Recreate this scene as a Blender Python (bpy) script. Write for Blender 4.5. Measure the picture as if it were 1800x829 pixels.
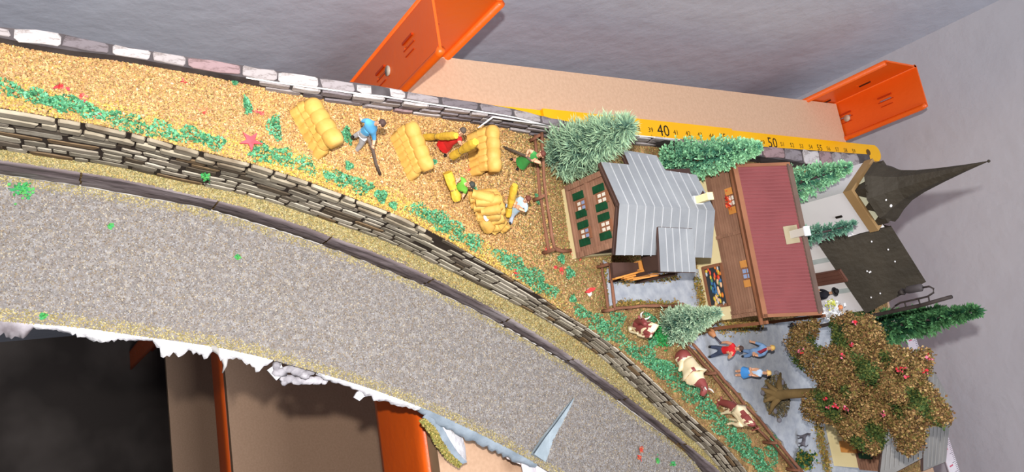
import bpy, bmesh, math, random
import numpy as np
from mathutils import Matrix, Vector
random.seed(7); rng = np.random.default_rng(7)
for o in list(bpy.data.objects): bpy.data.objects.remove(o)
S = 0.01                                   # modelling in centimetres, scene in metres
COL = bpy.context.scene.collection
SC = bpy.context.scene
# ------------------------------------------------------------ camera, light
M = np.array([[0.16134275, 0.83578215, 0.52482065], [0.96665951, -0.02669022, -0.25467043], [-0.19884142, 0.54841209, -0.81222304]])
GZ = 112.0                                 # height of the top shelf above the floor, cm
CAMW = np.array([0, 0, 29.0 + GZ])
cam = bpy.data.cameras.new('camera'); cam.sensor_width = 36; cam.lens = 26.0; cam.clip_start = 0.01; cam.clip_end = 50
co = bpy.data.objects.new('camera', cam); COL.objects.link(co)
co.matrix_world = Matrix([[M[0][i], -M[1][i], -M[2][i], CAMW[i] * S] for i in range(3)] + [[0, 0, 0, 1]])
SC.camera = co
SC.view_settings.view_transform = 'Standard'; SC.view_settings.look = 'None'; SC.view_settings.gamma = 1
SC.view_settings.use_curve_mapping = False; SC.view_settings.exposure = 0.0
w = bpy.data.worlds.new('world'); SC.world = w; w.use_nodes = True
w.node_tree.nodes['Background'].inputs[0].default_value = (0.80, 0.86, 1.0, 1); w.node_tree.nodes['Background'].inputs[1].default_value = 0.10
fl = bpy.data.lights.new('phone_flash', 'AREA'); fl.shape = 'DISK'; fl.size = 0.006; fl.energy = 1.35; fl.color = (1, 0.955, 0.90)
fo = bpy.data.objects.new('phone_flash', fl); COL.objects.link(fo)
fo.matrix_world = Matrix([[M[0][i], -M[1][i], -M[2][i], (CAMW[i] - 2.4 * M[1][i] - 1.2 * M[2][i] ) * S] for i in range(3)] + [[0, 0, 0, 1]])
rl = bpy.data.lights.new('fill_light', 'AREA'); rl.size = 0.5; rl.energy = 17.0; rl.color = (0.93, 0.96, 1.0)  # added fill light from above, evens out the flash falloff
ro = bpy.data.objects.new('fill_light', rl); COL.objects.link(ro)
ro.location = (0.40, 0.12, 2.75); ro.rotation_euler = (0, math.radians(8), 0)

# ------------------------------------------------------------ frames: D = the model landscape's own frame (slightly tipped on the shelf)
CXP, CYP, FP = 900.0, 414.5, 1300.0
def unit(a):
    a = np.array(a, float); return a / np.linalg.norm(a)
UU = -unit(M.T @ np.array([138 - 900, 712 - 414.5, 1300.]))
YD = unit(np.array([0, 1, 0]) - UU * UU[1]); XD = np.cross(YD, UU)
RD = np.array([XD, YD, UU]).T; MD = M @ RD
C0v = np.array([0, 0, 29.0])
DW = Matrix([[RD[i][0], RD[i][1], RD[i][2], 0] for i in range(3)] + [[0, 0, 0, 1]])
offs = (np.array([0, 0, 29.0 + GZ]) - RD @ C0v) * S
DW = Matrix.Translation(Vector(offs)) @ DW
WW = Matrix.Translation(Vector((0, 0, GZ * S)))
def ray(x, y, D=True):
    return unit((MD if D else M).T @ np.array([x - CXP, y - CYP, FP]))
def P(x, y, z=4.0, D=True):
    r = ray(x, y, D); return C0v + r * ((z - 29.0) / r[2])
def PF(x, y, f):
    z = 4.0
    for _ in range(40):
        p = P(x, y, z); z = z * .5 + f(p[1]) * .5
    return P(x, y, z)
def PP(x, y, pt, n):                         # point of a plane seen at a picture position
    r = ray(x, y); return C0v + r * (np.dot(np.array(pt) - C0v, n) / np.dot(r, n))
def PZ(x, y, b):                             # height above a foot point
    t = ray(x, y); return C0v + t * ((t[:2] @ np.array(b[:2])) / (t[:2] @ t[:2]))
def interp(tab):
    xs = [a for a, _ in tab]; ys = [b for _, b in tab]
    return lambda v: float(np.interp(v, xs, ys))
fz = interp([(-8, 6.9), (0, 6.65), (5, 6.2), (9, 5.9), (11.7, 5.4), (14.8, 4.8), (17.0, 4.15), (18.2, 4.0), (60, 4.0)])
vz = interp([(-8, 2.95), (5, 2.8), (14, 2.5), (18, 2.3), (40, 2.3)])
capz = lambda y: fz(y) + float(np.interp(y, [-8, 4, 7, 9, 11.5, 14.5, 20, 28, 60], [.35, .42, .83, 1.05, 1.1, 1.15, 1.1, .8, .7]))
RZ = 1.4
def curve(pts, f):
    q = np.array([PF(a, b, f) for a, b in pts]); q = q[np.argsort(q[:, 1])]
    y0, y1, k = q[:, 1].min(), q[:, 1].max(), len(q) - 1
    s0 = (q[2, 0] - q[0, 0]) / (q[2, 1] - q[0, 1]); s1 = (q[k, 0] - q[k - 2, 0]) / (q[k, 1] - q[k - 2, 1])
    def g(y):
        if y < y0: return q[0, 0] + (y - y0) * s0
        if y > y1: return q[k, 0] + (y - y1) * s1
        return float(np.interp(y, q[:, 1], q[:, 0]))
    ys = np.linspace(-12, 60, 289); v = np.array([g(t) for t in ys])
    for _ in range(3): v[1:-1] = (v[:-2] + v[1:-1] * 2 + v[2:]) / 4
    return lambda y: float(np.interp(y, ys, v))
C0 = [(0, 48), (101, 56), (137, 67), (203, 79), (264, 90), (324, 99), (400, 110), (501, 127), (603, 142), (704, 160), (850, 182), (1000, 213), (1110, 235), (1230, 257), (1350, 277), (1480, 297)]
C1 = [(0, 66), (66, 80), (132, 91), (203, 97), (274, 110), (355, 124)]
C2 = [(418, 147), (527, 167), (628, 185), (729, 200), (850, 218), (936, 236)]
C4 = [(0, 261), (101, 276), (203, 291), (304, 314), (420, 337), (489, 357), (601, 395), (667, 417), (734, 447), (791, 475), (866, 512), (938, 550), (1000, 585), (1055, 625), (1126, 690), (1181, 741), (1236, 787), (1269, 829)]
C5 = [(0, 281), (142, 302), (228, 317), (329, 340), (420, 361), (510, 389), (601, 422), (646, 438), (734, 475), (828, 522), (907, 564), (960, 597), (1021, 637), (1080, 680), (1160, 741), (1253, 817)]
C6 = [(0, 304), (142, 324), (228, 340), (355, 362), (420, 381), (504, 407), (601, 440), (734, 494), (828, 539), (891, 574), (997, 636), (1059, 682), (1126, 733), (1202, 787), (1236, 829)]
C8 = [(0, 564), (139, 575), (278, 595), (377, 609), (460, 627), (554, 653), (641, 679), (700, 700), (760, 723), (850, 765), (934, 809), (975, 835)]
_xa = curve(C2, fz); _xb = curve(C1, lambda y: fz(y) + .38)
XL = lambda y: _xb(y) if y < 3.5 else (_xa(y) if y > 5.5 else _xb(y) + (_xa(y) - _xb(y)) * (y - 3.5) / 2)
XO = curve(C0, capz); X4 = curve(C4, vz); X5 = curve(C5, vz); X6 = curve(C6, lambda y: RZ); X8 = curve(C8, lambda y: RZ)

# ------------------------------------------------------------ materials
def lin(c):
    c = [v / 255 for v in c[:3]]
    return tuple(v / 12.92 if v <= .04045 else ((v + .055) / 1.055) ** 2.4 for v in c) + (1,)
MATS = {}
def mat(name, c1, c2=None, scale=60, rough=.8, bump=0, bscale=None, rnd=0, kind='noise', stretch=None, detail=4, lo=.35, hi=.65, spec=.3, c3=None):
    if name in MATS: return MATS[name]
    m = bpy.data.materials.new(name); m.use_nodes = True; nt = m.node_tree; N = nt.nodes; L = nt.links
    b = N['Principled BSDF']; b.inputs['Roughness'].default_value = rough; b.inputs['Specular IOR Level'].default_value = spec
    b.inputs['Base Color'].default_value = lin(c1)
    tc = N.new('ShaderNodeTexCoord'); mp = N.new('ShaderNodeMapping'); L.new(tc.outputs['Object'], mp.inputs[0])
    if stretch: mp.inputs['Scale'].default_value = stretch
    out = None
    if c2:
        if kind == 'noise':
            t = N.new('ShaderNodeTexNoise'); t.inputs['Scale'].default_value = scale; t.inputs['Detail'].default_value = detail; o = t.outputs[0]
        else:
            t = N.new('ShaderNodeTexVoronoi'); t.inputs['Scale'].default_value = scale; o = t.outputs['Color']
            s = N.new('ShaderNodeSeparateColor'); L.new(o, s.inputs[0]); o = s.outputs[0]
        L.new(mp.outputs[0], t.inputs[0])
        r = N.new('ShaderNodeValToRGB'); r.color_ramp.elements[0].position = lo; r.color_ramp.elements[1].position = hi
        r.color_ramp.elements[0].color = lin(c1); r.color_ramp.elements[1].color = lin(c2)
        if c3:
            e = r.color_ramp.elements.new((lo + hi) / 2); e.color = lin(c3)
        L.new(o, r.inputs[0]); out = r.outputs[0]
    if rnd:
        oi = N.new('ShaderNodeObjectInfo'); hs = N.new('ShaderNodeHueSaturation'); mr = N.new('ShaderNodeMapRange')
        mr.inputs[3].default_value = 1 - rnd; mr.inputs[4].default_value = 1 + rnd
        L.new(oi.outputs['Random'], mr.inputs[0]); L.new(mr.outputs[0], hs.inputs['Value'])
        if out: L.new(out, hs.inputs['Color'])
        else: hs.inputs['Color'].default_value = lin(c1)
        out = hs.outputs[0]
    if out: L.new(out, b.inputs['Base Color'])
    if bump:
        t = N.new('ShaderNodeTexNoise'); t.inputs['Scale'].default_value = bscale or scale; t.inputs['Detail'].default_value = 5; L.new(mp.outputs[0], t.inputs[0])
        bp = N.new('ShaderNodeBump'); bp.inputs['Strength'].default_value = min(1, bump); bp.inputs['Distance'].default_value = .002
        L.new(t.outputs[0], bp.inputs['Height']); L.new(bp.outputs[0], b.inputs['Normal'])
    MATS[name] = m; return m
def colmat(name, rough=.8, spec=.2, trans=0):
    m = bpy.data.materials.new(name); m.use_nodes = True; N = m.node_tree.nodes; b = N['Principled BSDF']
    a = N.new('ShaderNodeAttribute'); a.attribute_name = 'Col'; m.node_tree.links.new(a.outputs[0], b.inputs[0])
    b.inputs['Roughness'].default_value = rough; b.inputs['Specular IOR Level'].default_value = spec; MATS[name] = m; return m
FLAKE = colmat('scatter_flakes')
def stonemat(name, cols, rough=.75):
    m = bpy.data.materials.new(name); m.use_nodes = True; N = m.node_tree.nodes; L = m.node_tree.links; b = N['Principled BSDF']
    oi = N.new('ShaderNodeObjectInfo'); r = N.new('ShaderNodeValToRGB'); r.color_ramp.interpolation = 'CONSTANT'
    while len(r.color_ramp.elements) > 1: r.color_ramp.elements.remove(r.color_ramp.elements[0])
    r.color_ramp.elements[0].position = 0; r.color_ramp.elements[0].color = lin(cols[0])
    for i, c in enumerate(cols[1:]):
        e = r.color_ramp.elements.new((i + 1) / len(cols)); e.color = lin(c)
    L.new(oi.outputs['Random'], r.inputs[0])
    tc = N.new('ShaderNodeTexCoord'); t = N.new('ShaderNodeTexNoise'); t.inputs['Scale'].default_value = 3.5; t.inputs['Detail'].default_value = 8; t.inputs['Roughness'].default_value = .7; L.new(tc.outputs['Object'], t.inputs[0])
    r2 = N.new('ShaderNodeValToRGB'); r2.color_ramp.elements[0].position = .36; r2.color_ramp.elements[0].color = (.28, .23, .2, 1); r2.color_ramp.elements[1].position = .52; r2.color_ramp.elements[1].color = (1, 1, 1, 1)
    L.new(t.outputs[0], r2.inputs[0])
    mx = N.new('ShaderNodeMix'); mx.data_type = 'RGBA'; mx.blend_type = 'MULTIPLY'; mx.inputs[0].default_value = .8
    L.new(r.outputs[0], mx.inputs[6]); L.new(r2.outputs[0], mx.inputs[7]); L.new(mx.outputs[2], b.inputs[0])
    b.inputs['Roughness'].default_value = rough; b.inputs['Specular IOR Level'].default_value = .2; MATS[name] = m; return m

# ------------------------------------------------------------ mesh helpers (cm in, m out)
class MB:
    def __init__(s): s.v = []; s.f = []; s.m = []; s.sm = []
    def add(s, vs, fs, mi=0, smooth=False):
        k = len(s.v); s.v += [tuple(map(float, v)) for v in vs]; s.f += [tuple(i + k for i in f) for f in fs]; s.m += [mi] * len(fs); s.sm += [smooth] * len(fs); return s
    def box(s, a, b, mi=0):
        x0, y0, z0 = a; x1, y1, z1 = b
        return s.add([(x0, y0, z0), (x1, y0, z0), (x1, y1, z0), (x0, y1, z0), (x0, y0, z1), (x1, y0, z1), (x1, y1, z1), (x0, y1, z1)],
                     [(0, 3, 2, 1), (4, 5, 6, 7), (0, 1, 5, 4), (1, 2, 6, 5), (2, 3, 7, 6), (3, 0, 4, 7)], mi)
    def obox(s, c, ux, uy, uz, mi=0):          # box about a centre with half-axis vectors
        c, ux, uy, uz = map(lambda t: np.array(t, float), (c, ux, uy, uz))
        vs = [c + a * ux + b * uy + d * uz for d in (-1, 1) for b in (-1, 1) for a in (-1, 1)]
        return s.add(vs, [(0, 2, 3, 1), (4, 5, 7, 6), (0, 1, 5, 4), (1, 3, 7, 5), (3, 2, 6, 7), (2, 0, 4, 6)], mi)
    def prism(s, poly, off, mi=0, mside=None):
        n = len(poly); off = np.array(off, float); p = [np.array(q, float) for q in poly]
        vs = p + [q + off for q in p]
        s.add(vs, [tuple(range(n)), tuple(range(2 * n - 1, n - 1, -1))], mi)
        k = len(s.v) - 2 * n
        for i in range(n):
            j = (i + 1) % n; s.f.append((k + i, k + n + i, k + n + j, k + j)); s.m.append(mi if mside is None else mside); s.sm.append(False)
        return s
    def tube(s, pts, rad, n=8, mi=0, cap=True, jit=0, smooth=True):
        pts = [np.array(p, float) for p in pts]; rs = rad if hasattr(rad, '__len__') else [rad] * len(pts)
        vs = []; ref = None
        for i, p in enumerate(pts):
            d = pts[min(i + 1, len(pts) - 1)] - pts[max(i - 1, 0)]; d = d / (np.linalg.norm(d) + 1e-9)
            if ref is None: ref = np.array([0, 0, 1.]) if abs(d[2]) < .9 else np.array([1., 0, 0])
            a = np.cross(d, ref); a /= np.linalg.norm(a); b = np.cross(d, a); ref = -b if False else ref
            for k in range(n):
                t = 2 * math.pi * k / n; r = rs[i] * (1 + jit * (random.random() - .5))
                vs.append(p + (a * math.cos(t) + b * math.sin(t)) * r)
        fs = [(i * n + k, i * n + (k + 1) % n, (i + 1) * n + (k + 1) % n, (i + 1) * n + k) for i in range(len(pts) - 1) for k in range(n)]
        if cap: fs += [tuple(range(n - 1, -1, -1)), tuple((len(pts) - 1) * n + k for k in range(n))]
        return s.add(vs, fs, mi, smooth)
    def ball(s, c, r, mi=0, seg=10, rings=7, jit=0):
        c = np.array(c, float); r = np.array(r if hasattr(r, '__len__') else [r] * 3, float); vs = [c + [0, 0, r[2]]]
        for i in range(1, rings):
            a = math.pi * i / rings
            for k in range(seg):
                t = 2 * math.pi * k / seg; j = 1 + jit * (random.random() - .5)
                vs.append(c + r * np.array([math.sin(a) * math.cos(t), math.sin(a) * math.sin(t), math.cos(a)]) * j)
        vs.append(c - [0, 0, r[2]]); fs = [(0, 1 + k, 1 + (k + 1) % seg) for k in range(seg)]
        for i in range(rings - 2):
            for k in range(seg):
                a = 1 + i * seg + k; b = 1 + i * seg + (k + 1) % seg; fs.append((a, a + seg, b + seg, b))
        e = len(vs) - 1; o = 1 + (rings - 2) * seg
        fs += [(o + k, e, o + (k + 1) % seg) for k in range(seg)]
        return s.add(vs, fs, mi, True)
    def grid(s, rows, mi=0, smooth=True):
        n, m = len(rows), len(rows[0]); vs = [v for r in rows for v in r]
        return s.add(vs, [(i * m + j, i * m + j + 1, (i + 1) * m + j + 1, (i + 1) * m + j) for i in range(n - 1) for j in range(m - 1)], mi, smooth)
    def mesh(s, name, mats, org=(0, 0, 0)):
        me = bpy.data.meshes.new(name); o = np.array(org, float)
        me.from_pydata([tuple((np.array(v) - o) * S) for v in s.v], [], s.f)
        for m_ in (mats if isinstance(mats, (list, tuple)) else [mats]): me.materials.append(m_)
        me.polygons.foreach_set('material_index', s.m); me.polygons.foreach_set('use_smooth', s.sm); me.update()
        bm = bmesh.new(); bm.from_mesh(me); bmesh.ops.recalc_face_normals(bm, faces=bm.faces); bm.to_mesh(me); bm.free()
        return me
def put(name, me, parent=None, mw=None):
    o = bpy.data.objects.new(name, me); COL.objects.link(o)
    if parent: o.parent = parent
    elif mw is not None: o.matrix_world = mw
    return o
def tag(o, label, cat, group=None, kind=None):
    if label: o['label'] = label
    if cat: o['category'] = cat
    if group: o['group'] = group
    if kind: o['kind'] = kind
    return o
class Thing:
    """Empty at a base point (cm, in its frame); parts are given in frame coordinates"""
    def __init__(s, name, label, cat, org, group=None, frame=None):
        s.o = bpy.data.objects.new(name, None); COL.objects.link(s.o); s.org = np.array(org, float); s.o.empty_display_size = .005
        s.o.matrix_world = (DW if frame is None else frame) @ Matrix.Translation(Vector(s.org * S)); tag(s.o, label, cat, group)
    def part(s, name, mb, m, parent=None, label=None, stuff=False):
        o = put(name, mb.mesh(name, m, s.org) if isinstance(mb, MB) else mb, parent or s.o)
        if label: o['label'] = label
        if stuff: o['kind'] = 'stuff'
        return o
def single(name, mb, m, label, cat, org, group=None, frame=None):
    o = put(name, mb.mesh(name, m, org), None, (DW if frame is None else frame) @ Matrix.Translation(Vector(np.array(org, float) * S)))
    return tag(o, label, cat, group)
def copypart(o, name, parent, loc=None, rot=None, scale=None, mat4=None):
    c = bpy.data.objects.new(name, o); COL.objects.link(c); c.parent = parent
    if mat4 is not None: c.matrix_local = mat4
    return c
def colmesh(name, V, F, Cc, m, org=(0, 0, 0)):       # numpy arrays; per-vertex colour
    me = bpy.data.meshes.new(name); V = (V - np.array(org)) * S; k = F.shape[1]
    me.vertices.add(len(V)); me.vertices.foreach_set('co', V.astype(np.float32).ravel())
    me.loops.add(F.size); me.loops.foreach_set('vertex_index', F.astype(np.int32).ravel())
    me.polygons.add(len(F)); me.polygons.foreach_set('loop_start', np.arange(0, F.size, k, dtype=np.int32)); me.polygons.foreach_set('loop_total', np.full(len(F), k, dtype=np.int32))
    me.update(calc_edges=True)
    a = me.color_attributes.new('Col', 'FLOAT_COLOR', 'POINT'); a.data.foreach_set('color', np.c_[Cc, np.ones(len(Cc))].astype(np.float32).ravel())
    me.materials.append(m); return me
def pal(cols, n, w=None, jit=.12):
    L = np.array([lin(c)[:3] for c in cols]); i = rng.choice(len(L), n, p=None if w is None else np.array(w) / sum(w))
    return np.clip(L[i] * (1 + (rng.random((n, 1)) - .5) * 2 * jit), 0, 1)
def flakes(name, pts, size, cols, w=None, flat=.5, lift=.02, org=(0, 0, 0), aspect=.5, m=None):
    n = len(pts); d = rng.normal(size=(n, 3)); d[:, 2] *= flat; d /= np.linalg.norm(d, axis=1)[:, None]
    e = rng.normal(size=(n, 3)); e[:, 2] *= flat; e -= d * (e * d).sum(1)[:, None]; e /= np.linalg.norm(e, axis=1)[:, None]
    s = (size * (.6 + .8 * rng.random(n)))[:, None]; pts = pts + np.array([0, 0, 1]) * (lift * rng.random((n, 1)))
    V = np.stack([pts - d * s * .5, pts + e * s * aspect * .5, pts + d * s * .5, pts - e * s * aspect * .5], 1).reshape(-1, 3)
    cc = np.repeat(cols if isinstance(cols, np.ndarray) else pal(cols, n, w), 4, 0)
    return colmesh(name, V, np.arange(4 * n).reshape(-1, 4), cc, m or FLAKE, org)
def inpoly(x, y, poly):
    r = np.zeros(len(x), bool); n = len(poly)
    for i in range(n):
        x1, y1 = poly[i][:2]; x2, y2 = poly[(i + 1) % n][:2]
        c = ((y1 > y) != (y2 > y)) & (x < (x2 - x1) * (y - y1) / (y2 - y1 + 1e-12) + x1); r ^= c
    return r

# ------------------------------------------------------------ setting
XW, YW = -20.0, 55.3
wallm = mat('left_wall_paint', (188, 193, 208), (202, 206, 218), scale=6, rough=.62, bump=.55, bscale=55, spec=.35)
wallm2 = mat('back_wall_paint', (194, 194, 203), (204, 203, 210), scale=7, rough=.7, bump=.3, bscale=70, spec=.3)
o = put('wall_left', MB().box((XW - 8, -90, -GZ), (XW, YW, 140)).mesh('wall_left', wallm), None, WW); o['kind'] = 'structure'
o = put('wall_back', MB().box((XW - 8, YW, -GZ), (150, YW + 8, 140)).mesh('wall_back', wallm2), None, WW); o['kind'] = 'structure'
flm = mat('floor_concrete', (72, 64, 60), (112, 102, 96), scale=4.5, rough=.85, bump=.2, bscale=40, lo=.42, hi=.6)
o = put('floor', MB().box((XW, -90, -GZ - 6), (150, YW, -GZ)).mesh('floor', flm), None, WW); o['kind'] = 'structure'

# ------------------------------------------------------------ metal rack
orange = mat('orange_powder_coat', (232, 92, 12), (236, 98, 16), scale=30, rough=.38, spec=.5, bump=.08, bscale=300)
dkslot = mat('slot_shadow_steel', (70, 22, 8), rough=.6)  # shade of the post slots painted as a dark colour
holediscm = mat('pale_hole_disc', (196, 178, 160), rough=.35)  # pale disc coloured like the lit wall seen through a round hole
mdf = mat('mdf_board', (198, 162, 134), (206, 170, 142), scale=600, rough=.75, bump=.1, bscale=900)
mdfe = mat('mdf_edge', (140, 112, 84), (158, 128, 98), scale=90, rough=.85)
rack = Thing('metal_rack', 'orange slotted steel shelving rack standing in the corner of the room', 'shelving rack', (-16.4, 14, -GZ), frame=WW)
def plate(mb, o_, u, v, n, U, V, t, holes):            # sheet with real openings
    o_, u, v, n = map(lambda q: np.array(q, float), (o_, u, v, n))
    us = sorted({0, U} | {h[0] for h in holes} | {h[1] for h in holes}); vs = sorted({0, V} | {h[2] for h in holes} | {h[3] for h in holes})
    for i in range(len(us) - 1):
        for j in range(len(vs) - 1):
            a, b, c, d = us[i], us[i + 1], vs[j], vs[j + 1]
            if any(h[0] <= a and b <= h[1] and h[2] <= c and d <= h[3] for h in holes): continue
            mb.obox(o_ + u * (a + b) / 2 + v * (c + d) / 2 + n * t / 2, u * (b - a) / 2, v * (d - c) / 2, n * t / 2)
def upright(yface, ydir, top):
    """angle post; face across x at yface, flange running back along ydir; inner side of flange at x=-16.3"""
    z0 = -GZ; H = top + GZ; mb = MB()
    ks = [H - 2.0 - 3.1 * k for k in range(0, 36)]
    holes = [(.75, .90, k - .95, k - .1) for k in ks if k - .95 > 1]
    plate(mb, (-16.45, yface, z0), (1, 0, 0), (0, 0, 1), (0, 1, 0), 2.85, H, .12, [(h[0] + .55, h[1] + .55, h[2], h[3]) for h in holes])
    plate(mb, (-16.45, yface, z0), (0, ydir, 0), (0, 0, 1), (1, 0, 0), 3.5, H, .12, [(1.55, 1.72, k - 1.3, k - .5) for k in ks if k - 1.3 > 1])
    post = rack.part('upright', mb, orange)
    e = MB(); e.tube([(-13.58, yface + .1 * ydir, z0), (-13.58, yface + .1 * ydir, top - .25), (-13.66, yface + .1 * ydir, top)], .19, 8)
    e.tube([(-16.3, yface + ydir * 3.5, z0), (-16.3, yface + ydir * 3.5, top - .1)], .2, 8)
    e.tube([(-16.4, yface + .06 * ydir, z0), (-16.4, yface + .06 * ydir, top)], .13, 8)
    rack.part('rolled_edge', e, orange, post)
    tabm = mat('tab_orange', (186, 54, 6), rough=.45)
    for k in ks[:3]:
        zc = z0 + k; sl = MB(); sr = MB()
        sl.obox((-15.35, yface - .03 * ydir if ydir > 0 else yface - .05, zc - .5), (.05, 0, 0), (0, .05, 0), (0, 0, .5))
        sl.obox((-15.02, yface + (0.0 if ydir > 0 else -.03), zc - .5), (.022, 0, 0), (0, .03, 0), (0, 0, .55))
        sl.obox((-14.7, yface + (0.0 if ydir > 0 else -.03), zc - .5), (.02, 0, 0), (0, .035, 0), (0, 0, .42))
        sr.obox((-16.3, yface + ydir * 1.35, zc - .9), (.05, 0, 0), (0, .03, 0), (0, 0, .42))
        o_ = rack.part('pressed_tab', sl, tabm, post); o_['kind'] = 'stuff'; rack.part('slot_shade', sr, dkslot, post)
    yy = yface - .06 if ydir > 0 else yface - .08
    rv = MB()
    rv.tube([(-14.95, yy + .05, .45), (-14.95, yy - .02, .45)], .24, 16)
    rack.part('hole_disc', rv, holediscm, post)
upright(14.05, 1, 5.25)
upright(49.85, -1, 5.95)
for z in (0, -39.3):
    mb = MB(); n = 9; hb_ = 5.9 if z == 0 else 4.7; prof = [(14.1, -.9), (13.95, -.95), (13.86, -1.15), (13.84, -1.6), (13.84, .6 - hb_), (13.9, .15 - hb_), (14.15, -hb_), (14.6, -hb_)]
    mb.grid([[(x, a, z + b) for a, b in prof] for x in (-13.5, 20, 60)]); 
    mb.grid([[(x, a + .12, z + b + .0) for a, b in prof[::-1]] for x in (-13.5, 20, 60)])
    rack.part('front_beam', mb, orange)
    mb = MB(); mb.box((-16.35, 14.3, z - 5.0), (-16.15, 49.6, z - .95)); rack.part('side_beam', mb, orange)
    mb = MB(); mb.box((-13.5, 49.55, z - 5.0), (60, 49.75, z - .95)); rack.part('back_beam', mb, orange)
labs = ['bare brown fibreboard on the top shelf under the model landscape', 'shadowed brown fibreboard of the middle shelf below the torn edge', 'lowest brown fibreboard seen as a narrow strip beside the dark floor']
for z, lb in zip((0, -39.3, -72.7), labs):
    yb = 14.1
    mb = MB(); mb.box((-16.25, yb, z - .88), (60, 49.7, z - .02), 0); mb.m[2] = 1; mb.m[5] = 0
    single('shelf_board', mb, [mdf, mdfe], lb, 'shelf', (-16.25, yb, z), 'fibreboard shelves of the rack', WW)

# ------------------------------------------------------------ folding rule
A = P(862, 209, 0.0, False); B = P(1540, 272, 0.0, False)
rd = unit(B - A); rn = np.array([-rd[1], rd[0], 0]); A = B - rd * 36.0
A[2] = B[2] = 0.0
rulem = mat('ruler_yellow', (244, 184, 4), (236, 172, 2), scale=20, rough=.4, spec=.5)
blk = mat('print_black', (28, 20, 14), rough=.6)
rule = Thing('folding_rule', 'yellow folding wooden rule lying behind the stone parapet', 'ruler', A, frame=WW)
Lr = 36.0
mb = MB(); mb.obox((A + B) / 2 + [0, 0, .16], rd * (Lr / 2 - .35), rn * .62, (0, 0, .14)); mb.tube([B - rd * .5 + [0, 0, .02], B - rd * .5 + [0, 0, .29]], .61, 20, smooth=False)
rule.part('rule_leg', mb, rulem)
mb = MB(); mb.obox(A + rd * 12.5 + [0, 0, .42], rd * 7.2, rn * .62, (0, 0, .11)); mb.v and rule.part('rule_leg', mb, rulem)
jm = mat('brass_joint', (92, 66, 30), rough=.4)
mb = MB(); mb.tube([B - rd * 1.5 + [0, 0, .28], B - rd * 1.5 + [0, 0, .33]], .24, 14, smooth=False); rule.part('joint_rivet', mb, jm)
tk = MB(); TOPZ = .305
cm0 = 61.8                                               # reading at the far end, from the photo's scale
for i in range(22, 290):
    cmv = cm0 - i * .1; q = B - rd * (i * .1 + .5); l = .3 if abs(cmv - round(cmv)) < .05 else .14
    c = q - rn * (-.0) ; edge = q + rn * (-.60)
    zz = TOPZ if not (12.5 - 7.2 < np.dot(q - A, rd) < 12.5 + 7.2) else .535
    tk.obox(edge + rn * l / 2 + [0, 0, zz], rd * .014, rn * l / 2, (0, 0, .002))
rule.part('scale_marks', tk, blk, stuff=True)
def textmesh(s, size):
    c = bpy.data.curves.new('t', 'FONT'); c.body = s; c.size = size; c.align_x = 'CENTER'; c.align_y = 'CENTER'; c.resolution_u = 2
    t = bpy.data.objects.new('t', c); COL.objects.link(t); dg = bpy.context.evaluated_depsgraph_get()
    me = bpy.data.meshes.new_from_object(t.evaluated_get(dg)); bpy.data.objects.remove(t); return me
for v in range(35, 60):
    big = v % 10 == 0
    me = textmesh(str(v), (1.0 if big else (.62 if v % 5 == 0 else .42)) * S); me.materials.clear(); me.materials.append(blk)
    q = B - rd * (cm0 - v + .5) + rn * (-.02 if not big else .0)
    zz = TOPZ if not (12.5 - 7.2 < np.dot(q - A, rd) < 12.5 + 7.2) else .535
    o = put('numeral', me, rule.o); q = (q + np.array([0, 0, zz]) - A) * S
    # digits read along the rule with their feet towards the landscape
    o.matrix_local = Matrix([[rd[0], rn[0], 0, q[0]], [rd[1], rn[1], 0, q[1]], [0, 0, 1, q[2] + .00003], [0, 0, 0, 1]])

# white tape along the far edge of the shelf
tapem = mat('white_tape', (226, 220, 226), (214, 200, 208), scale=40, rough=.6); pinkm = mat('print_pink', (206, 96, 120), rough=.6)
tt = Thing('paper_tape', 'white printed measuring tape lying behind the tree at the far shelf edge', 'measuring tape', (3, 48.2, 0), frame=WW)
tA, tB = P(1597, 585, .02, False), P(1690, 870, .02, False); td = unit(tB - tA); tn = np.array([-td[1], td[0], 0])
mb = MB(); mb.obox((tA + tB) / 2 + [0, 0, .03], (tB - tA) / 2, tn * .62, (0, 0, .03)); tt.part('tape_strip', mb, tapem)
mb = MB(); L_ = np.linalg.norm(tB - tA)
for i in range(int(L_ / .12)):
    q = tA + td * i * .12; l = .26 if i % 5 else .5
    mb.obox(q + tn * (.6 - l / 2) + [0, 0, .063], td * .016, tn * l / 2, (0, 0, .002), 0)
    if i % 9 == 4: mb.obox(q - tn * .15 + [0, 0, .063], td * .05, tn * .22, (0, 0, .002), 1)
tt.part('scale_marks', mb, [mat('print_grey', (110, 104, 116), rough=.6), pinkm], stuff=True)

# ------------------------------------------------------------ the model landscape
YS = np.arange(-6, 38.51, .25)
turfm = mat('turf_ground', (156, 124, 80), (178, 142, 94), scale=220, rough=.9, bump=.5, bscale=600, c3=(128, 100, 64))
roadm = mat('road_grey', (132, 127, 124), (160, 155, 152), scale=420, rough=.9, bump=.6, bscale=900, c3=(138, 130, 126), detail=2)
pavem = mat('pavement_grey', (146, 151, 162), (166, 170, 178), scale=260, rough=.9, bump=.15, bscale=700)
mort = mat('wall_mortar', (44, 34, 28), (62, 50, 42), scale=150, rough=.9)
mort2 = mat('parapet_mortar', (60, 54, 56), (84, 78, 80), scale=150, rough=.9)
foam = mat('torn_white_foam', (236, 234, 236), (214, 212, 218), scale=120, rough=.85, bump=.6, bscale=250)
edgeg = mat('grey_edge_paint', (124, 136, 148), (156, 168, 180), scale=110, rough=.7, bump=.3, bscale=300)
LB = Thing('model_landscape', 'terraced model landscape board with grey road, golden field and torn white edge', 'model landscape', P(600, 500, RZ))
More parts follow.
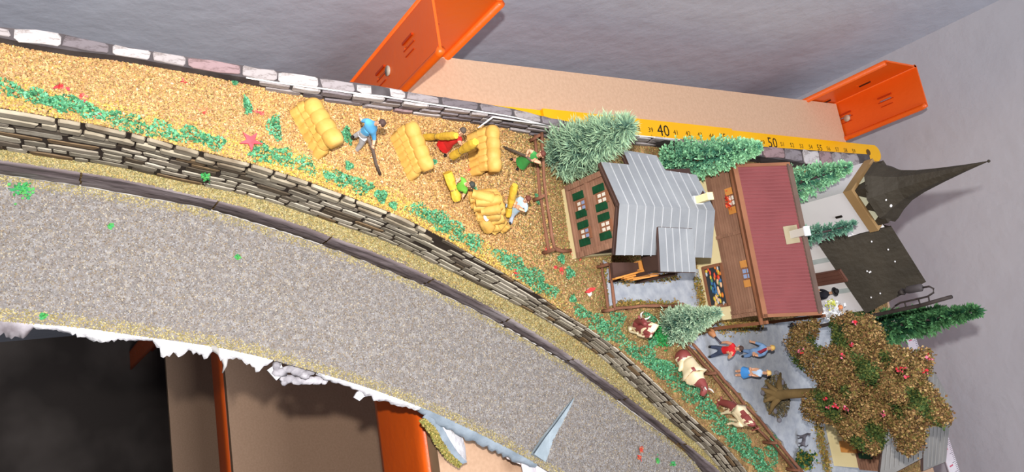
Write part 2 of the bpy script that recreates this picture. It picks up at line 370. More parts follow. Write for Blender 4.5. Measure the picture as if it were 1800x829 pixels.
def surf(yrange, xa, xb, za, zb, m=14, nz=0, extra=None):
    rows = []
    for y in yrange:
        a, b = xa(y), xb(y); r = []
        for j in range(m + 1):
            t = j / m; x = a + (b - a) * t; z = za(y) + (zb(y) - za(y)) * t
            if nz and 0 < j < m: z += nz * (math.sin(x * 1.7 + y) + math.sin(y * 2.3 - x * .7)) * .5
            r.append((x, y, z))
        rows.append(r)
    return rows
yr = [y for y in YS]; yroad = [y for y in YS if y <= 31]
XR = lambda y: min(X4(y), 12.5)
def solid(rows, depth):
    mb = MB(); mb.grid(rows); mb.grid([[(v[0], v[1], depth) for v in r] for r in rows][::-1])
    for k in (0, -1): mb.grid([[r[k] for r in rows], [(r[k][0], r[k][1], depth) for r in rows]], smooth=False)
    for k in (0, -1): mb.grid([rows[k], [(v[0], v[1], depth) for v in rows[k]]], smooth=False)
    return mb
frows = surf(yr, XL, XR, fz, fz, 24, .06)
LB.part('field_ground', solid(frows, 2.2), turfm, label='upper ground coloured gold and brown')
vrows = surf(yroad, X5, X4, vz, vz, 4); LB.part('verge_ground', solid(vrows, 1.2), turfm, label='narrow yellow green verge between wall and timber edging')
rrows = surf([y for y in YS if y <= 28], X6, X8, lambda y: RZ, lambda y: RZ, 12); LB.part('road_surface', solid(rrows, 1.12), roadm, label='wide curving grey gravel road')
# pavements in the village
PAV = [[(1058, 458), (1076, 470), (1150, 480), (1232, 470), (1236, 545), (1214, 552), (1196, 534), (1086, 529), (1072, 540), (1060, 500)],
       [(1206, 604), (1245, 582), (1262, 566), (1300, 578), (1345, 572), (1450, 545), (1560, 560), (1570, 700), (1560, 860), (1418, 860), (1372, 776), (1318, 712), (1262, 655)]]
PAVD = [[P(a, b, 4.0) for a, b in q] for q in PAV]
def ragged(poly, step=.25, amp=.07):
    out = []
    for i in range(len(poly)):
        a, b = poly[i], poly[(i + 1) % len(poly)]; n = max(1, int(np.linalg.norm(b - a) / step))
        for k in range(n):
            q = a + (b - a) * k / n; out.append(q + np.array([random.uniform(-amp, amp), random.uniform(-amp, amp), 0]))
    return out
for q in PAVD:
    mb = MB(); mb.prism([v + [0, 0, .10] for v in ragged(q)], (0, 0, -.2)); LB.part('paved_ground', mb, pavem, label='blue grey paved ground')
# turf flakes
def sample(xa, xb, zf, n, y0, y1, dens=None):
    y = rng.uniform(y0, y1, n * 2); t = rng.random(n * 2)
    if dens is not None:
        keep = rng.random(n * 2) < np.array([dens(v) for v in y]); y = y[keep]; t = t[keep]
    a = np.array([xa(v) for v in y]); b = np.array([xb(v) for v in y]); x = a + (b - a) * t; z = np.array([zf(v) for v in y])
    return np.c_[x, y, z], t
gold = [(204, 162, 108), (190, 146, 92), (214, 178, 128), (176, 132, 86), (206, 168, 92), (160, 118, 78), (220, 198, 160)]
pts, t = sample(XL, XR, fz, 125000, -5, 38.4, lambda v: .95 if v < 22 else .5)
pts[:, 2] += .06 * (np.sin(pts[:, 0] * 1.7 + pts[:, 1]) + np.sin(pts[:, 1] * 2.3 - pts[:, 0] * .7)) * .5 * np.minimum(1, 24 * np.minimum(t, 1 - t))
ok = ~(inpoly(pts[:, 0], pts[:, 1], PAVD[0]) | inpoly(pts[:, 0], pts[:, 1], PAVD[1])); pts = pts[ok]; t = t[ok]
cc = pal(gold, len(pts), [5, 5, 3, 3, 2, 1.5, .6], .12)
dist = np.array([XR(v) for v in pts[:, 1]]) - pts[:, 0]
cy = pal([(210, 178, 84), (196, 162, 72), (178, 156, 80), (216, 192, 108)], len(pts)); m1 = (dist < .55 + .4 * rng.random(len(pts))) & (rng.random(len(pts)) < .7) & (pts[:, 1] < 17); cc[m1] = cy[m1]
cb = pal([(140, 118, 78), (122, 102, 70), (164, 142, 98), (118, 122, 70), (184, 164, 116), (150, 150, 84), (176, 120, 92)], len(pts)); m2 = rng.random(len(pts)) < np.clip((pts[:, 1] - 13.5) / 5, 0, .9); cc[m2] = cb[m2]
cr = pal([(190, 150, 112), (160, 128, 88), (172, 150, 96)], len(pts)); m3 = (pts[:, 1] < 5) & (rng.random(len(pts)) < .45); cc[m3] = cr[m3]
o = LB.part('turf_flakes', flakes('turf_flakes', pts, .082, cc, lift=.07, org=LB.org), FLAKE, label='loose golden and brown scatter of the field', stuff=True)
pts, t = sample(X5, X4, vz, 30000, -5, 28)
LB.part('verge_flakes', flakes('verge_flakes', pts, .075, [(170, 158, 112), (152, 138, 94), (192, 182, 138), (132, 128, 84), (164, 148, 110), (186, 160, 96)], org=LB.org, lift=.05), FLAKE, stuff=True)
pts, t = sample(X6, X8, lambda y: RZ, 60000, -5, 27); ns = len(pts)
wr = np.array([X8(v) - X6(v) for v in pts[:, 1]]); de = np.minimum(t * wr, (1 - t) * wr * 1.0)
edge = ((1 - t) * wr < .28 + .2 * rng.random(ns)) | (t * wr < .22 + .25 * rng.random(ns))
cc = pal([(142, 138, 138), (160, 158, 160), (126, 112, 98), (178, 168, 150), (114, 108, 108), (150, 134, 112)], ns, [5, 4, 3, 2, 2, 2])
ce = pal([(176, 160, 112), (160, 142, 94), (192, 180, 134), (140, 130, 86)], ns); cc[edge] = ce[edge]
sel = edge | (rng.random(ns) < .8); 
LB.part('road_grit', flakes('road_grit', pts[sel], .075, cc[sel], org=LB.org, lift=.02, flat=.35), FLAKE, label='fine grey grit with yellow edges', stuff=True)
# green clumps
GR = [(20, 160, 40, 10), (70, 172, 26, 9), (100, 183, 18, 10), (135, 185, 22, 10), (165, 200, 22, 10), (200, 210, 26, 11), (240, 222, 26, 12), (290, 232, 30, 11), (340, 240, 28, 10), (375, 250, 18, 10), (460, 271, 20, 14), (495, 275, 16, 12), (534, 290, 20, 14), (575, 310, 10, 7), (600, 315, 16, 10), (632, 326, 20, 11), (669, 345, 9, 9), (690, 362, 6, 5),
      (735, 372, 20, 12), (765, 385, 24, 14), (790, 402, 24, 13), (828, 425, 20, 12), (878, 450, 18, 10), (905, 465, 18, 12), (935, 490, 22, 16), (965, 510, 14, 9), (1020, 548, 14, 9), (1050, 568, 16, 12), (1075, 585, 22, 14), (1105, 612, 14, 10), (1130, 625, 22, 13), (1160, 645, 22, 13), (1190, 665, 24, 16), (1215, 690, 22, 14), (1245, 722, 22, 14), (1275, 755, 22, 14), (1300, 780, 22, 14), (1325, 805, 20, 14), (1345, 825, 16, 10),
      (482, 225, 11, 18), (434, 187, 6, 12), (608, 240, 8, 12), (612, 292, 6, 5), (835, 350, 9, 14), (762, 285, 3, 3), (866, 215, 5, 4), (1005, 525, 5, 5), (1355, 790, 10, 20), (1140, 560, 10, 8), (1172, 588, 12, 14), (1085, 560, 12, 10), (1000, 480, 6, 8), (985, 455, 5, 6), (1145, 600, 7, 8), (412, 146, 4, 3), (945, 350, 5, 7), (1155, 645, 20, 10)]
gp = []; gc = []
gb = MB()
for a, b, ra, rb in GR:
    c = PF(a, b, fz); sx = np.linalg.norm(PF(a, b + rb, fz) - c); sy = np.linalg.norm(PF(a + ra, b, fz) - c)
    sx *= 1.4; n = int(400 * max(.15, sx * sy) / .25)
    r = np.sqrt(rng.random(n)); th = rng.random(n) * 6.283
    dd = (PF(a + ra, b + ra * .45, fz) - c) if ra > rb else (PF(a + ra, b, fz) - c); ex = dd / np.linalg.norm(dd); ey = np.array([ex[1], -ex[0], 0])
    lobes = 1 + .25 * np.sin(th * 3 + a)
    sy *= 1.12; q = c + np.outer(r * np.cos(th) * sy * lobes, ex) + np.outer(r * np.sin(th) * sx * .9 * lobes, ey)
    q[:, 2] = [fz(v) for v in q[:, 1]]; q[:, 2] += .05 + .2 * (1 - r ** 2) * rng.random(n) * min(1, max(sx, sy) / .35)
    gp.append(q); gc.append(n)
gp = np.concatenate(gp)
LB.part('green_ground_cover', flakes('green_ground_cover', gp, .085, [(92, 164, 124), (70, 138, 98), (116, 182, 142), (52, 110, 76), (104, 168, 116)], org=LB.org, flat=.8, aspect=.8, lift=.05), FLAKE, label='bright green foam ground cover in clumps', stuff=True)
RR = []
for (a, b, z, s_, c) in [(40, 335, None, 14, 'g'), (195, 398, None, 4, 'g'), (417, 452, None, 5, 'g'), (1125, 790, None, 5, 'r'), (1155, 808, None, 6, 'g'), (362, 312, 'v', 5, 'g'), (1182, 815, None, 6, 'g'), (75, 556, None, 5, 'g'), (1122, 804, None, 5, 'r')]:
    c0 = P(a, b, RZ) if z is None else P(a, b, 2.8); n = 40 * max(1, s_ // 4)
    q = c0 + rng.normal(size=(n, 3)) * np.array([1, 1, .2]) * s_ / 110.; q[:, 2] = c0[2] + .03 + .06 * rng.random(n); RR.append((q, c))
for c, cols in (('g', [(70, 160, 100), (90, 176, 90)]), ('r', [(210, 70, 60), (200, 120, 90)])):
    q = np.concatenate([k[0] for k in RR if k[1] == c]); LB.part('road_tuft', flakes('road_tuft', q, .11, cols, org=LB.org, aspect=.8), FLAKE, stuff=True)
# red specks on field
q = []
for a, b in [(172, 205), (110, 155), (325, 145), (362, 198), (455, 200), (975, 470), (960, 440), (905, 478), (986, 478), (1020, 450), (145, 170), (820, 300), (1005, 445)]:
    c = PF(a, b, fz); q.append(c + rng.normal(size=(10, 3)) * [.07, .07, .02] + [0, 0, .07])
LB.part('red_scatter', flakes('red_scatter', np.concatenate(q), .13, [(210, 60, 60), (226, 110, 96), (190, 70, 80)], org=LB.org, aspect=.8), FLAKE, stuff=True)

# ------------------------------------------------------------ stones
def stoneshape(k, n=8, depth=1.0):
    rr = random.Random(k); pts = []
    base = [(-1, -.72), (-.9, -1), (.2, -1.02), (.9, -.97), (1, -.62), (1, .62), (.9, 1), (-.1, 1.03), (-.9, .97), (-1, .68)]
    for x, y in base: pts.append((x * rr.uniform(.88, 1.03), y * rr.uniform(.74, 1.06)))
    mb = MB(); n = len(pts); vs = [(x * .5, 0, y * .5) for x, y in pts] + [(x * .5, -.7, y * .5) for x, y in pts] + [(x * .475, -1, y * .44) for x, y in pts]
    mb.add(vs, [tuple(range(2 * n, 3 * n))] + [(i, (i + 1) % n, n + (i + 1) % n, n + i) for i in range(n)] + [(n + i, n + (i + 1) % n, 2 * n + (i + 1) % n, 2 * n + i) for i in range(n)])
    mb.v = [(a * 100, b * 100, c * 100) for a, b, c in mb.v]
    return mb
stA = stonemat('retaining_wall_stone', [(160, 152, 136), (186, 178, 160), (142, 134, 120), (112, 102, 90), (200, 192, 176), (130, 108, 82), (172, 162, 146), (96, 84, 70), (156, 148, 132), (190, 182, 166)])
stB = stonemat('parapet_stone', [(150, 142, 144), (176, 170, 170), (130, 122, 126), (146, 122, 124), (184, 178, 178), (112, 104, 108), (160, 152, 152)])
SHA = [stoneshape(k).mesh('wall_stone', stA) for k in range(8)]; SHB = [stoneshape(k + 20).mesh('parapet_stone', stB) for k in range(8)]
def arclen(xf, ys):
    p = np.array([(xf(y), y) for y in ys]); return np.r_[0, np.cumsum(np.linalg.norm(np.diff(p, axis=0), axis=1))]
def place_stone(parent, org, mesh, c, tan, out, up, l, th, h, name='stone'):
    """unit stone: x along tan, -y out of the face, z up"""
    o = bpy.data.objects.new(name, mesh); COL.objects.link(o); o.parent = parent
    t, q, u = np.array(tan) * l * S, -np.array(out) * th * S, np.array(up) * h * S; c = (np.array(c) - org) * S
    o.matrix_local = Matrix([[t[i], q[i], u[i], c[i]] for i in range(3)] + [[0, 0, 0, 1]])
    return o
RW = Thing('retaining_wall', 'long curving dry stone retaining wall between golden field and grey road', 'stone wall', (X4(10), 10, vz(10)))
mb = MB(); ysw = [y for y in YS if y <= 31]
mb.grid([[(X4(y) + .03, y, vz(y) - .1), (X4(y) + .02, y, fz(y) - .02)] for y in ysw]); mb.grid([[(X4(y) + .02, y, fz(y) - .02), (X4(y) - .28, y, fz(y) - .05)] for y in ysw])
mb.grid([[(X4(y) - .28, y, fz(y) - .05), (X4(y) - .28, y, vz(y) - .1)] for y in ysw])
RW.part('mortar_backing', mb, mort)
ysd = np.linspace(-4.5, 29, 800); sd = arclen(X4, ysd)
count = 0; nrows = 8; rest = []
for r in range(nrows):
    s = random.uniform(0, .5)
    while s < sd[-1] - .6:
        y = float(np.interp(s, sd, ysd)); H = fz(y) - vz(y) + .02; rows = 8 if H > 3 else (6 if H > 2.3 else 5)
        l = random.choice([.4, .6, .75, .9, 1.05, 1.2, 1.45]) * (1.0 if H > 2.2 else .66)
        if r >= rows: s += l; continue
        ym = float(np.interp(s + l / 2, sd, ysd)); y1 = float(np.interp(s + l, sd, ysd)); H = fz(ym) - vz(ym)
        a = np.array([X4(y), y, 0]); b = np.array([X4(y1), y1, 0]); tn_ = unit(b - a); tn_[2] = 0
        slope = (fz(y1) - vz(y1) - (fz(y) - vz(y))) * (r + .5) / rows + (vz(y1) - vz(y)); tan = unit([tn_[0], tn_[1], slope / l])
        out = np.array([tan[1], -tan[0], 0]); out /= np.linalg.norm(out); rh = H / rows
        h = rh * random.choice([.6, .7, .8, .86, .9, .94]); c = np.array([X4(ym), ym, vz(ym) + rh * (r + .5) + random.uniform(-.12, .12) * rh]) + out * .02
        if r == rows - 1: c[2] = vz(ym) + H - h / 2 + .02
        rt = random.uniform(-.07, .07); tan = unit(tan + np.array([0, 0, rt]))
        if count < 296:
            place_stone(RW.o, RW.org, SHA[count % 8], c, tan, out, (0, 0, 1), l * random.uniform(.9, .98), random.uniform(.03, .055), h); count += 1
        else: rest.append((c, tan, out, l * .92, .1, h))
        s += l
if rest:
    mb = MB()
    for i, (c, tan, out, l, th, h) in enumerate(rest):
        k = stoneshape(i % 8); vs = [np.array(c) + np.array(tan) * v[0] / 100 * l + -np.array(out) * v[1] / 100 * th + np.array([0, 0, 1]) * v[2] / 100 * h for v in k.v]; mb.add(vs, k.f)
    RW.part('far_stones', mb, mat('far_stone', (176, 166, 146), (120, 106, 88), scale=80, rough=.8), stuff=True)
# parapet
PW = Thing('parapet_wall', 'low stone parapet with pale cap stones along the back of the field', 'stone wall', (XL(15), 15, fz(15)))
ysp = [y for y in YS if y < 42]
mb = MB(); mb.grid([[(XL(y), y, fz(y) - .3), (XL(y), y, capz(y))] for y in ysp]); mb.grid([[(XL(y), y, capz(y)), (XO(y), y, capz(y))] for y in ysp]); mb.grid([[(XO(y), y, capz(y)), (XO(y), y, 1.2)] for y in ysp])
PW.part('mortar_backing', mb, mort2)
ysd = np.linspace(-4, 38.3, 900); sd = arclen(XL, ysd); s = 0; n = 0
while s < sd[-1] - 1.4:
    l = random.uniform(.8, 1.9); ym = float(np.interp(s + l / 2, sd, ysd)); y0 = float(np.interp(s, sd, ysd)); y1 = float(np.interp(s + l, sd, ysd))
    a = np.array([(XL(y0) + XO(y0)) / 2, y0, capz(y0)]); b = np.array([(XL(y1) + XO(y1)) / 2, y1, capz(y1)]); tan = unit(b - a); wdt = abs(XL(ym) - XO(ym)); side = np.array([tan[1], -tan[0], 0]); side /= np.linalg.norm(side); up = np.cross(side, tan); up = up if up[2] > 0 else -up
    place_stone(PW.o, PW.org, SHB[n % 8], (a + b) / 2, tan, up, -side, l * .96, random.uniform(.05, .08), wdt * .95, 'cap_stone'); n += 1; s += l
for r in range(3):
    s = 8.5 + random.random()
    while s < sd[-1] - 1.4:
        l = random.uniform(.6, 1.5); ym = float(np.interp(s + l / 2, sd, ysd)); H = capz(ym) - fz(ym)
        rows = 3 if H > .9 else 2
        if r < rows and H > .4:
            y0 = float(np.interp(s, sd, ysd)); y1 = float(np.interp(s + l, sd, ysd)); a = np.array([XL(y0), y0, capz(y0)]); b = np.array([XL(y1), y1, capz(y1)]); tan = unit(b - a); out = np.array([tan[1], -tan[0], 0]); out /= np.linalg.norm(out)
            rh = H / rows; c = np.array([XL(ym), ym, fz(ym) + rh * (r + .5)]) + out * .01
            place_stone(PW.o, PW.org, SHB[n % 8], c, tan, out, (0, 0, 1), l * .92, random.uniform(.05, .1), rh * random.uniform(.7, .92)); n += 1
        s += l
ppr = mat('white_paper_edge', (232, 228, 226), rough=.7)
mb = MB(); pz = [PF(a, b, lambda y: capz(y) - .05) for a, b in ((838, 226), (864, 207), (910, 214), (962, 222))]
mb.tube([p + [0, 0, .1] for p in pz], [.02, .04, .035, .02], 5); PW.part('paper_strip', mb, ppr, label='peeled white paper strip')
mb = MB(); mb.grid([[(XL(y) + .04, y, capz(y) + .04), (XL(y) - .0, y, capz(y) + .06)] for y in ysp if 4.5 < y < 30]); PW.part('paper_edge', mb, ppr, label='thin white cut edge')
# timber edging
TM = Thing('timber_edging', 'low dark grey timber edging along the inside of the road', 'kerb', (X6(10), 10, RZ))
tim = mat('weathered_timber', (84, 74, 74), (150, 140, 142), scale=26, rough=.8, bump=.8, bscale=60, stretch=(2.5, .25, 2.5), rnd=.12, c3=(114, 102, 104), lo=.32, hi=.68)
ysd = np.linspace(-4.5, 28.5, 900); sd = arclen(X6, ysd); s = 0
while s < sd[-1] - .5:
    l = random.uniform(3.2, 5.2); e = min(s + l, sd[-1]); rows = []
    for k in range(13):
        y = float(np.interp(s + .03 + (e - s - .06) * k / 12, sd, ysd)); a = np.array([X6(y), y, RZ]); b = np.array([X5(y), y, vz(y)]); nn = np.array([.75, -.55, .25])
        r = []
        for j in range(8):
            t = j / 7; q = a + (b - a) * t; bul = .05 + .05 * math.sin(t * math.pi) + .035 * math.sin(t * 15 + s) + .02 * math.sin(k * 2.1 + j * 1.7)
            r.append(tuple(q + nn * bul))
        bq = b + np.array([-.12, .1, .02]); r.append(tuple(bq)); rows.append([tuple(a + np.array([-.1, .05, -.1]))] + r)
    mb = MB(); mb.grid(rows); mb.grid([[r[0], r[-1]] for r in rows], smooth=False); TM.part('plank', mb, tim); s = e
mb = MB(); ysw = [y for y in YS if -5 < y < 29]
mb.grid([[(X6(y) + .06, y - .03, RZ + .05), (X6(y) + .045, y, RZ + .1)] for y in ysw]); TM.part('paper_edge', mb, ppr, label='thin white paper edge at the foot')

# ------------------------------------------------------------ torn edge
def c8(px_):
    a = np.array(C8, float); return P(px_, np.interp(px_, a[:, 0], a[:, 1]), RZ)
rag = random.Random(3)
def torn(x0, x1, lo, hi, m, name, top=0.0, step=5, outw=.04, label=None, seed=1):
    rag = random.Random(seed); rows = []; x = x0; prev = (lo + hi) / 2
    while x <= x1:
        p = c8(x); q = c8(x + 4) - p; out = unit([q[1], -q[0], 0]); t = (x - x0) / (x1 - x0)
        d = lo + (hi - lo) * (.5 + .5 * math.sin(t * 9 + seed)) ; d = d * rag.uniform(.55, 1.1); d = d * min(1, 6 * t + .15, 6 * (1 - t) + .15)
        rows.append([tuple(p + [0, 0, -top - .0]), tuple(p + out * (outw + d * .35) + [0, 0, -top - .06]), tuple(p + out * (outw + d * .8) + [0, 0, -top - .16 - .1 * rag.random()]), tuple(p + out * (outw + d * .75) + [0, 0, -top - .3]), tuple(p - out * .2 + [0, 0, -top - .4])])
        x += step
    mb = MB(); mb.grid(rows); return LB.part(name, mb, m, label=label)
torn(-40, 60, .5, .7, mat('torn_grey_mix', (190, 184, 190), (120, 112, 116), scale=120, rough=.9), 'torn_edge', seed=2)
torn(40, 285, .12, .4, foam, 'torn_edge', seed=3)
torn(270, 380, .35, .72, foam, 'torn_edge', label='broad bright white torn patch', seed=5)
torn(385, 480, .25, .7, foam, 'torn_edge', seed=7)
torn(560, 760, .16, .4, foam, 'torn_edge', seed=9)
torn(740, 945, .3, .38, edgeg, 'painted_edge', label='smooth blue grey painted edge', seed=11, outw=.12)
mb = MB(); mb.grid([[tuple(c8(x)), tuple(c8(x) + [.0, 0, -.14])] for x in np.linspace(-30, 940, 160)])
mb.grid([[tuple(c8(x) + [0, 0, -.14]), tuple(c8(x) + [-.3, 0, -.16])] for x in np.linspace(-30, 940, 160)]); LB.part('board_edge', mb, mat('board_rim', (110, 112, 116), (150, 150, 152), scale=150, rough=.8))
# hanging curl
cu = [P(a, b, z) for a, b, z in ((362, 606, 1.3), (376, 610, 1.3), (388, 618, 1.2), (395, 630, 1.1), (396, 642, .95), (391, 655, .8))]
mb = MB(); mb.tube(cu, [.08, .13, .14, .12, .07, .02], 7, jit=.3); LB.part('peeled_curl', mb, mat('peeled_paper', (160, 156, 152), (206, 202, 200), scale=160, rough=.9))
# rocky chunk of plaster wall with its own pieces
rk = mat('plaster_rock', (176, 172, 178), (206, 202, 208), scale=110, rough=.9, bump=.6, bscale=260, rnd=.1, c3=(150, 146, 152))
for i, (a, b, rx, ry) in enumerate([(492, 654, 12, 8), (508, 648, 13, 6), (524, 652, 12, 8), (540, 655, 13, 6), (505, 665, 14, 7), (524, 668, 13, 7), (543, 668, 14, 7), (560, 667, 12, 8), (500, 672, 6, 5), (570, 670, 6, 6), (536, 660, 8, 6), (486, 642, 7, 7)]):
    c = P(a, b, 1.05 - .25 * (b > 660)); mb = MB(); mb.ball(c, (ry / 42., rx / 42., .13), seg=8, rings=6, jit=.35); LB.part('plaster_chunk', mb, rk)
for i, pl in enumerate([[(484, 640), (492, 632), (500, 655), (486, 668), (470, 650)], [(622, 698), (628, 688), (645, 684), (662, 690), (640, 697), (632, 704)]]):
    mb = MB(); mb.prism([P(a, b, 1.05) for a, b in pl], (0, 0, -.1)); LB.part('torn_scrap', mb, foam)
# flap and torn sheets below the break
fp = Thing('torn_flap', 'torn strip of grassy verge hanging off the broken road edge', 'torn strip', P(750, 733, 1.2))
L1 = [(752, 722), (776, 746), (790, 772), (806, 797), (821, 812)]; L2 = [(744, 734), (766, 752), (778, 776), (794, 799), (812, 815)]; L3 = [(737, 740), (752, 756), (765, 780), (786, 808), (806, 822)]; L0 = [(770, 726), (800, 748), (812, 765), (818, 785), (820, 808)]
zz = [1.35, 1.2, 1.05, .9, .8]
def line(Lp, dz=0, n=16):
    a = np.array(Lp, float); t = np.linspace(0, len(a) - 1, n); k = np.arange(len(a))
    return [P(np.interp(v, k, a[:, 0]), np.interp(v, k, a[:, 1]), np.interp(v, k, zz) + dz) for v in t]
def sheet(mb, A_, B_, jit=0):
    rows = []
    for p, q in zip(A_, B_): rows.append([tuple(p + rng.normal(size=3) * jit * .3), tuple((p + q) / 2 + rng.normal(size=3) * jit), tuple(q + rng.normal(size=3) * jit)])
    mb.grid(rows); mb.grid([[(v[0], v[1], v[2] - .1) for v in r] for r in rows]); mb.grid([[r[0], (r[0][0], r[0][1], r[0][2] - .1)] for r in rows]); mb.grid([[r[-1], (r[-1][0], r[-1][1], r[-1][2] - .1)] for r in rows])
mb = MB(); sheet(mb, line(L0, -.5), line(L1, -.05), .012); fp.part('white_core', mb, foam)
mb = MB(); sheet(mb, line(L1), line(L2), .012); fp.part('painted_band', mb, edgeg)
mb = MB(); sheet(mb, line(L2, -.02), line(L3, -.1), .02); fp.part('grass_band', mb, mat('flap_turf', (176, 156, 70), (140, 124, 56), scale=200, rough=.95))
a2, a3 = np.array(line(L2, 0)), np.array(line(L3, -.05)); n = 900; k = rng.random(n) * 15; i0 = k.astype(int); fr = (k - i0)[:, None]; i1 = np.minimum(i0 + 1, 15)
pa = a2[i0] * (1 - fr) + a2[i1] * fr; pb = a3[i0] * (1 - fr) + a3[i1] * fr; tt_ = rng.random((n, 1)) * 1.1
fp.part('grass_flakes', flakes('grass_flakes', pa * (1 - tt_) + pb * tt_ + [0, 0, .03], .1, [(180, 164, 96), (150, 140, 72), (168, 146, 90), (126, 130, 70)], org=fp.org, lift=.06), FLAKE, stuff=True)
sc = Thing('torn_paper_scraps', 'crumpled white paper scraps under the tip of the cracked road', 'paper scraps', P(925, 815, .8))
pm = mat('crumpled_paper', (206, 200, 206), (228, 224, 228), scale=90, rough=.8, bump=.5, bscale=150)
for pl, z in (([(884, 788), (900, 792), (922, 802), (932, 815), (915, 816), (892, 806)], .9), ([(916, 812), (934, 812), (946, 829), (936, 850), (922, 840)], 1.1), ([(938, 806), (965, 818), (985, 838), (960, 860), (944, 835)], 1.1)):
    pp = [P(a, b, z + random.uniform(-.08, .08)) for a, b in pl]; c = sum(pp) / len(pp) + np.array([0, 0, .12]); mb = MB()
    mb.add(pp + [c] + [p - np.array([0, 0, .06]) for p in pp], [(i, (i + 1) % len(pp), len(pp)) for i in range(len(pp))] + [tuple(range(len(pp) + 1, 2 * len(pp) + 1))] + [(i, (i + 1) % len(pp), len(pp) + 1 + (i + 1) % len(pp), len(pp) + 1 + i) for i in range(len(pp))]); sc.part('scrap', mb, pm)
# raised shard across the road
sh = Thing('raised_crack', 'pale blue grey ridge of cracked plaster crossing the road', 'crack', P(960, 770, RZ))
top = [P(a, b, RZ + h) for a, b, h in ((1009, 698, .03), (998, 714, .12), (978, 742, .18), (958, 768, .22), (938, 797, .25))]
lf = [P(a, b, RZ) for a, b in ((1008, 699), (992, 716), (970, 745), (950, 770), (932, 798))]; rt = [P(a, b, RZ) for a, b in ((1010, 699), (1003, 716), (988, 745), (972, 775), (960, 812))]
mb = MB(); mb.grid([[tuple(a), tuple(b)] for a, b in zip(lf, top)]); mb.grid([[tuple(a), tuple(b)] for a, b in zip(top, rt)]); mb.add([lf[-1], top[-1], rt[-1]], [(0, 1, 2)])
sh.part('plaster_ridge', mb, mat('blue_plaster', (182, 196, 206), (158, 172, 182), scale=120, rough=.7, bump=.4, bscale=200))
mb = MB(); mb.tube([p + np.array([-.02, 0, .015]) for p in top], [.005, .02, .025, .025, .03], 5); sh.part('split_line', mb, mat('split_dark', (70, 80, 88), rough=.8))
#PART2
# ------------------------------------------------------------ building helpers
V3 = lambda *a: np.array(a, float)
wood = mat('brown_siding', (142, 104, 84), (160, 120, 98), scale=90, rough=.75, rnd=.13, bump=.3, bscale=200, stretch=(1, .3, 1))
woodd = mat('dark_brown_trim', (62, 44, 40), (80, 58, 50), scale=90, rough=.7)
cream = mat('cream_plaster', (240, 222, 168), (246, 230, 182), scale=60, rough=.8)
roofg = mat('grey_tin_roof', (132, 135, 140), (146, 149, 153), scale=70, rough=.6, bump=.15, bscale=200, rnd=.03)
seamm = mat('pale_seam', (186, 188, 192), rough=.6)
shut = mat('green_shutter', (14, 62, 40), (22, 80, 52), scale=200, rough=.5)
pane = mat('pane_white', (238, 232, 220), rough=.3, spec=.6); paneb = mat('pane_blue', (150, 168, 208), rough=.25, spec=.6)
lbrown = mat('window_surround', (146, 98, 72), rough=.7); orwood = mat('orange_wood', (206, 134, 60), (224, 156, 84), scale=90, rough=.6, rnd=.08)
fencem = mat('fence_wood', (112, 72, 54), (146, 100, 78), scale=70, rough=.8, bump=.4, bscale=160)
def slab(poly, n, th): return [V3(*p) for p in poly], -np.array(n) * th
def normal(a, b, c):
    n = unit(np.cross(np.array(b) - a, np.array(c) - a)); return n if n[2] > 0 else -n
def roofslope(T, name, a, b, c, pxs, th, m, fascia, seams=None, sm=None, fw=.05, label=None):
    """roof plane through 3 points; outline seen at picture positions; seams = list of picture pairs"""
    n = normal(a, b, c); poly = [PP(x, y, a, n) for x, y in pxs]
    mb = MB(); mb.prism([p + n * 0 for p in poly], -n * th, 0, 1); r = T.part(name, mb, [m, fascia], label=label)
    mb = MB(); k = len(poly)
    for i in range(k):
        p, q = poly[i], poly[(i + 1) % k]
        if fw: mb.tube([p - n * th * .6, q - n * th * .6], fw, 5, smooth=False)
    if fw: T.part('fascia', mb, fascia, r)
    for (p, q) in (seams or []):
        p_, q_ = PP(*p, a, n), PP(*q, a, n); d = unit(q_ - p_); s_ = np.cross(d, n)
        mb = MB(); mb.obox((p_ + q_) / 2 + n * .012, (q_ - p_) / 2, s_ * .013, n * .016); T.part('seam', mb, sm or seamm, r)
    return r, poly, n
def lerp(a, b, t): return tuple(np.array(a) * (1 - t) + np.array(b) * t)

# ------------------------------------------------------------ chalet with the grey roof
A0, B0 = P(983, 334, 4), P(1004, 457, 4); fx = unit(B0 - A0); fb = np.array([-fx[1], fx[0], 0])    # along the front, and back into the house
wd = np.linalg.norm(B0 - A0)
ch = Thing('chalet', 'small chalet with grey seamed roof and green shutters facing the field', 'house', (A0 + B0) / 2)
R1, R2 = P(1089, 358, 8.35), P(1257, 370, 8.35); E1 = P(1056, 284, 7.5); E2 = P(1082, 448, 7.5)
Lh = 4.3
def hp(u, v, z): return A0 + fx * u + fb * v + np.array([0, 0, z - 4.0])
mb = MB(); body = [hp(.02, .03, 3.9), hp(wd - .02, .03, 3.9), hp(wd - .02, Lh, 3.9), hp(.02, Lh, 3.9)]; mb.prism(body, (0, 0, .70)); ch.part('plinth', mb, cream, label='cream plaster base')
mb = MB(); body = [hp(.08, .1, 4.5), hp(wd - .08, .1, 4.5), hp(wd - .08, Lh, 4.5), hp(.08, Lh, 4.5)]; mb.prism(body, (0, 0, 2.85)); 
g = [hp(.08, .1, 7.35), hp(wd - .08, .1, 7.35), hp(wd / 2, .1, 8.1)]; mb.prism(g, fb * (Lh - .2)); ch.part('wall', mb, woodd)
nb = 17
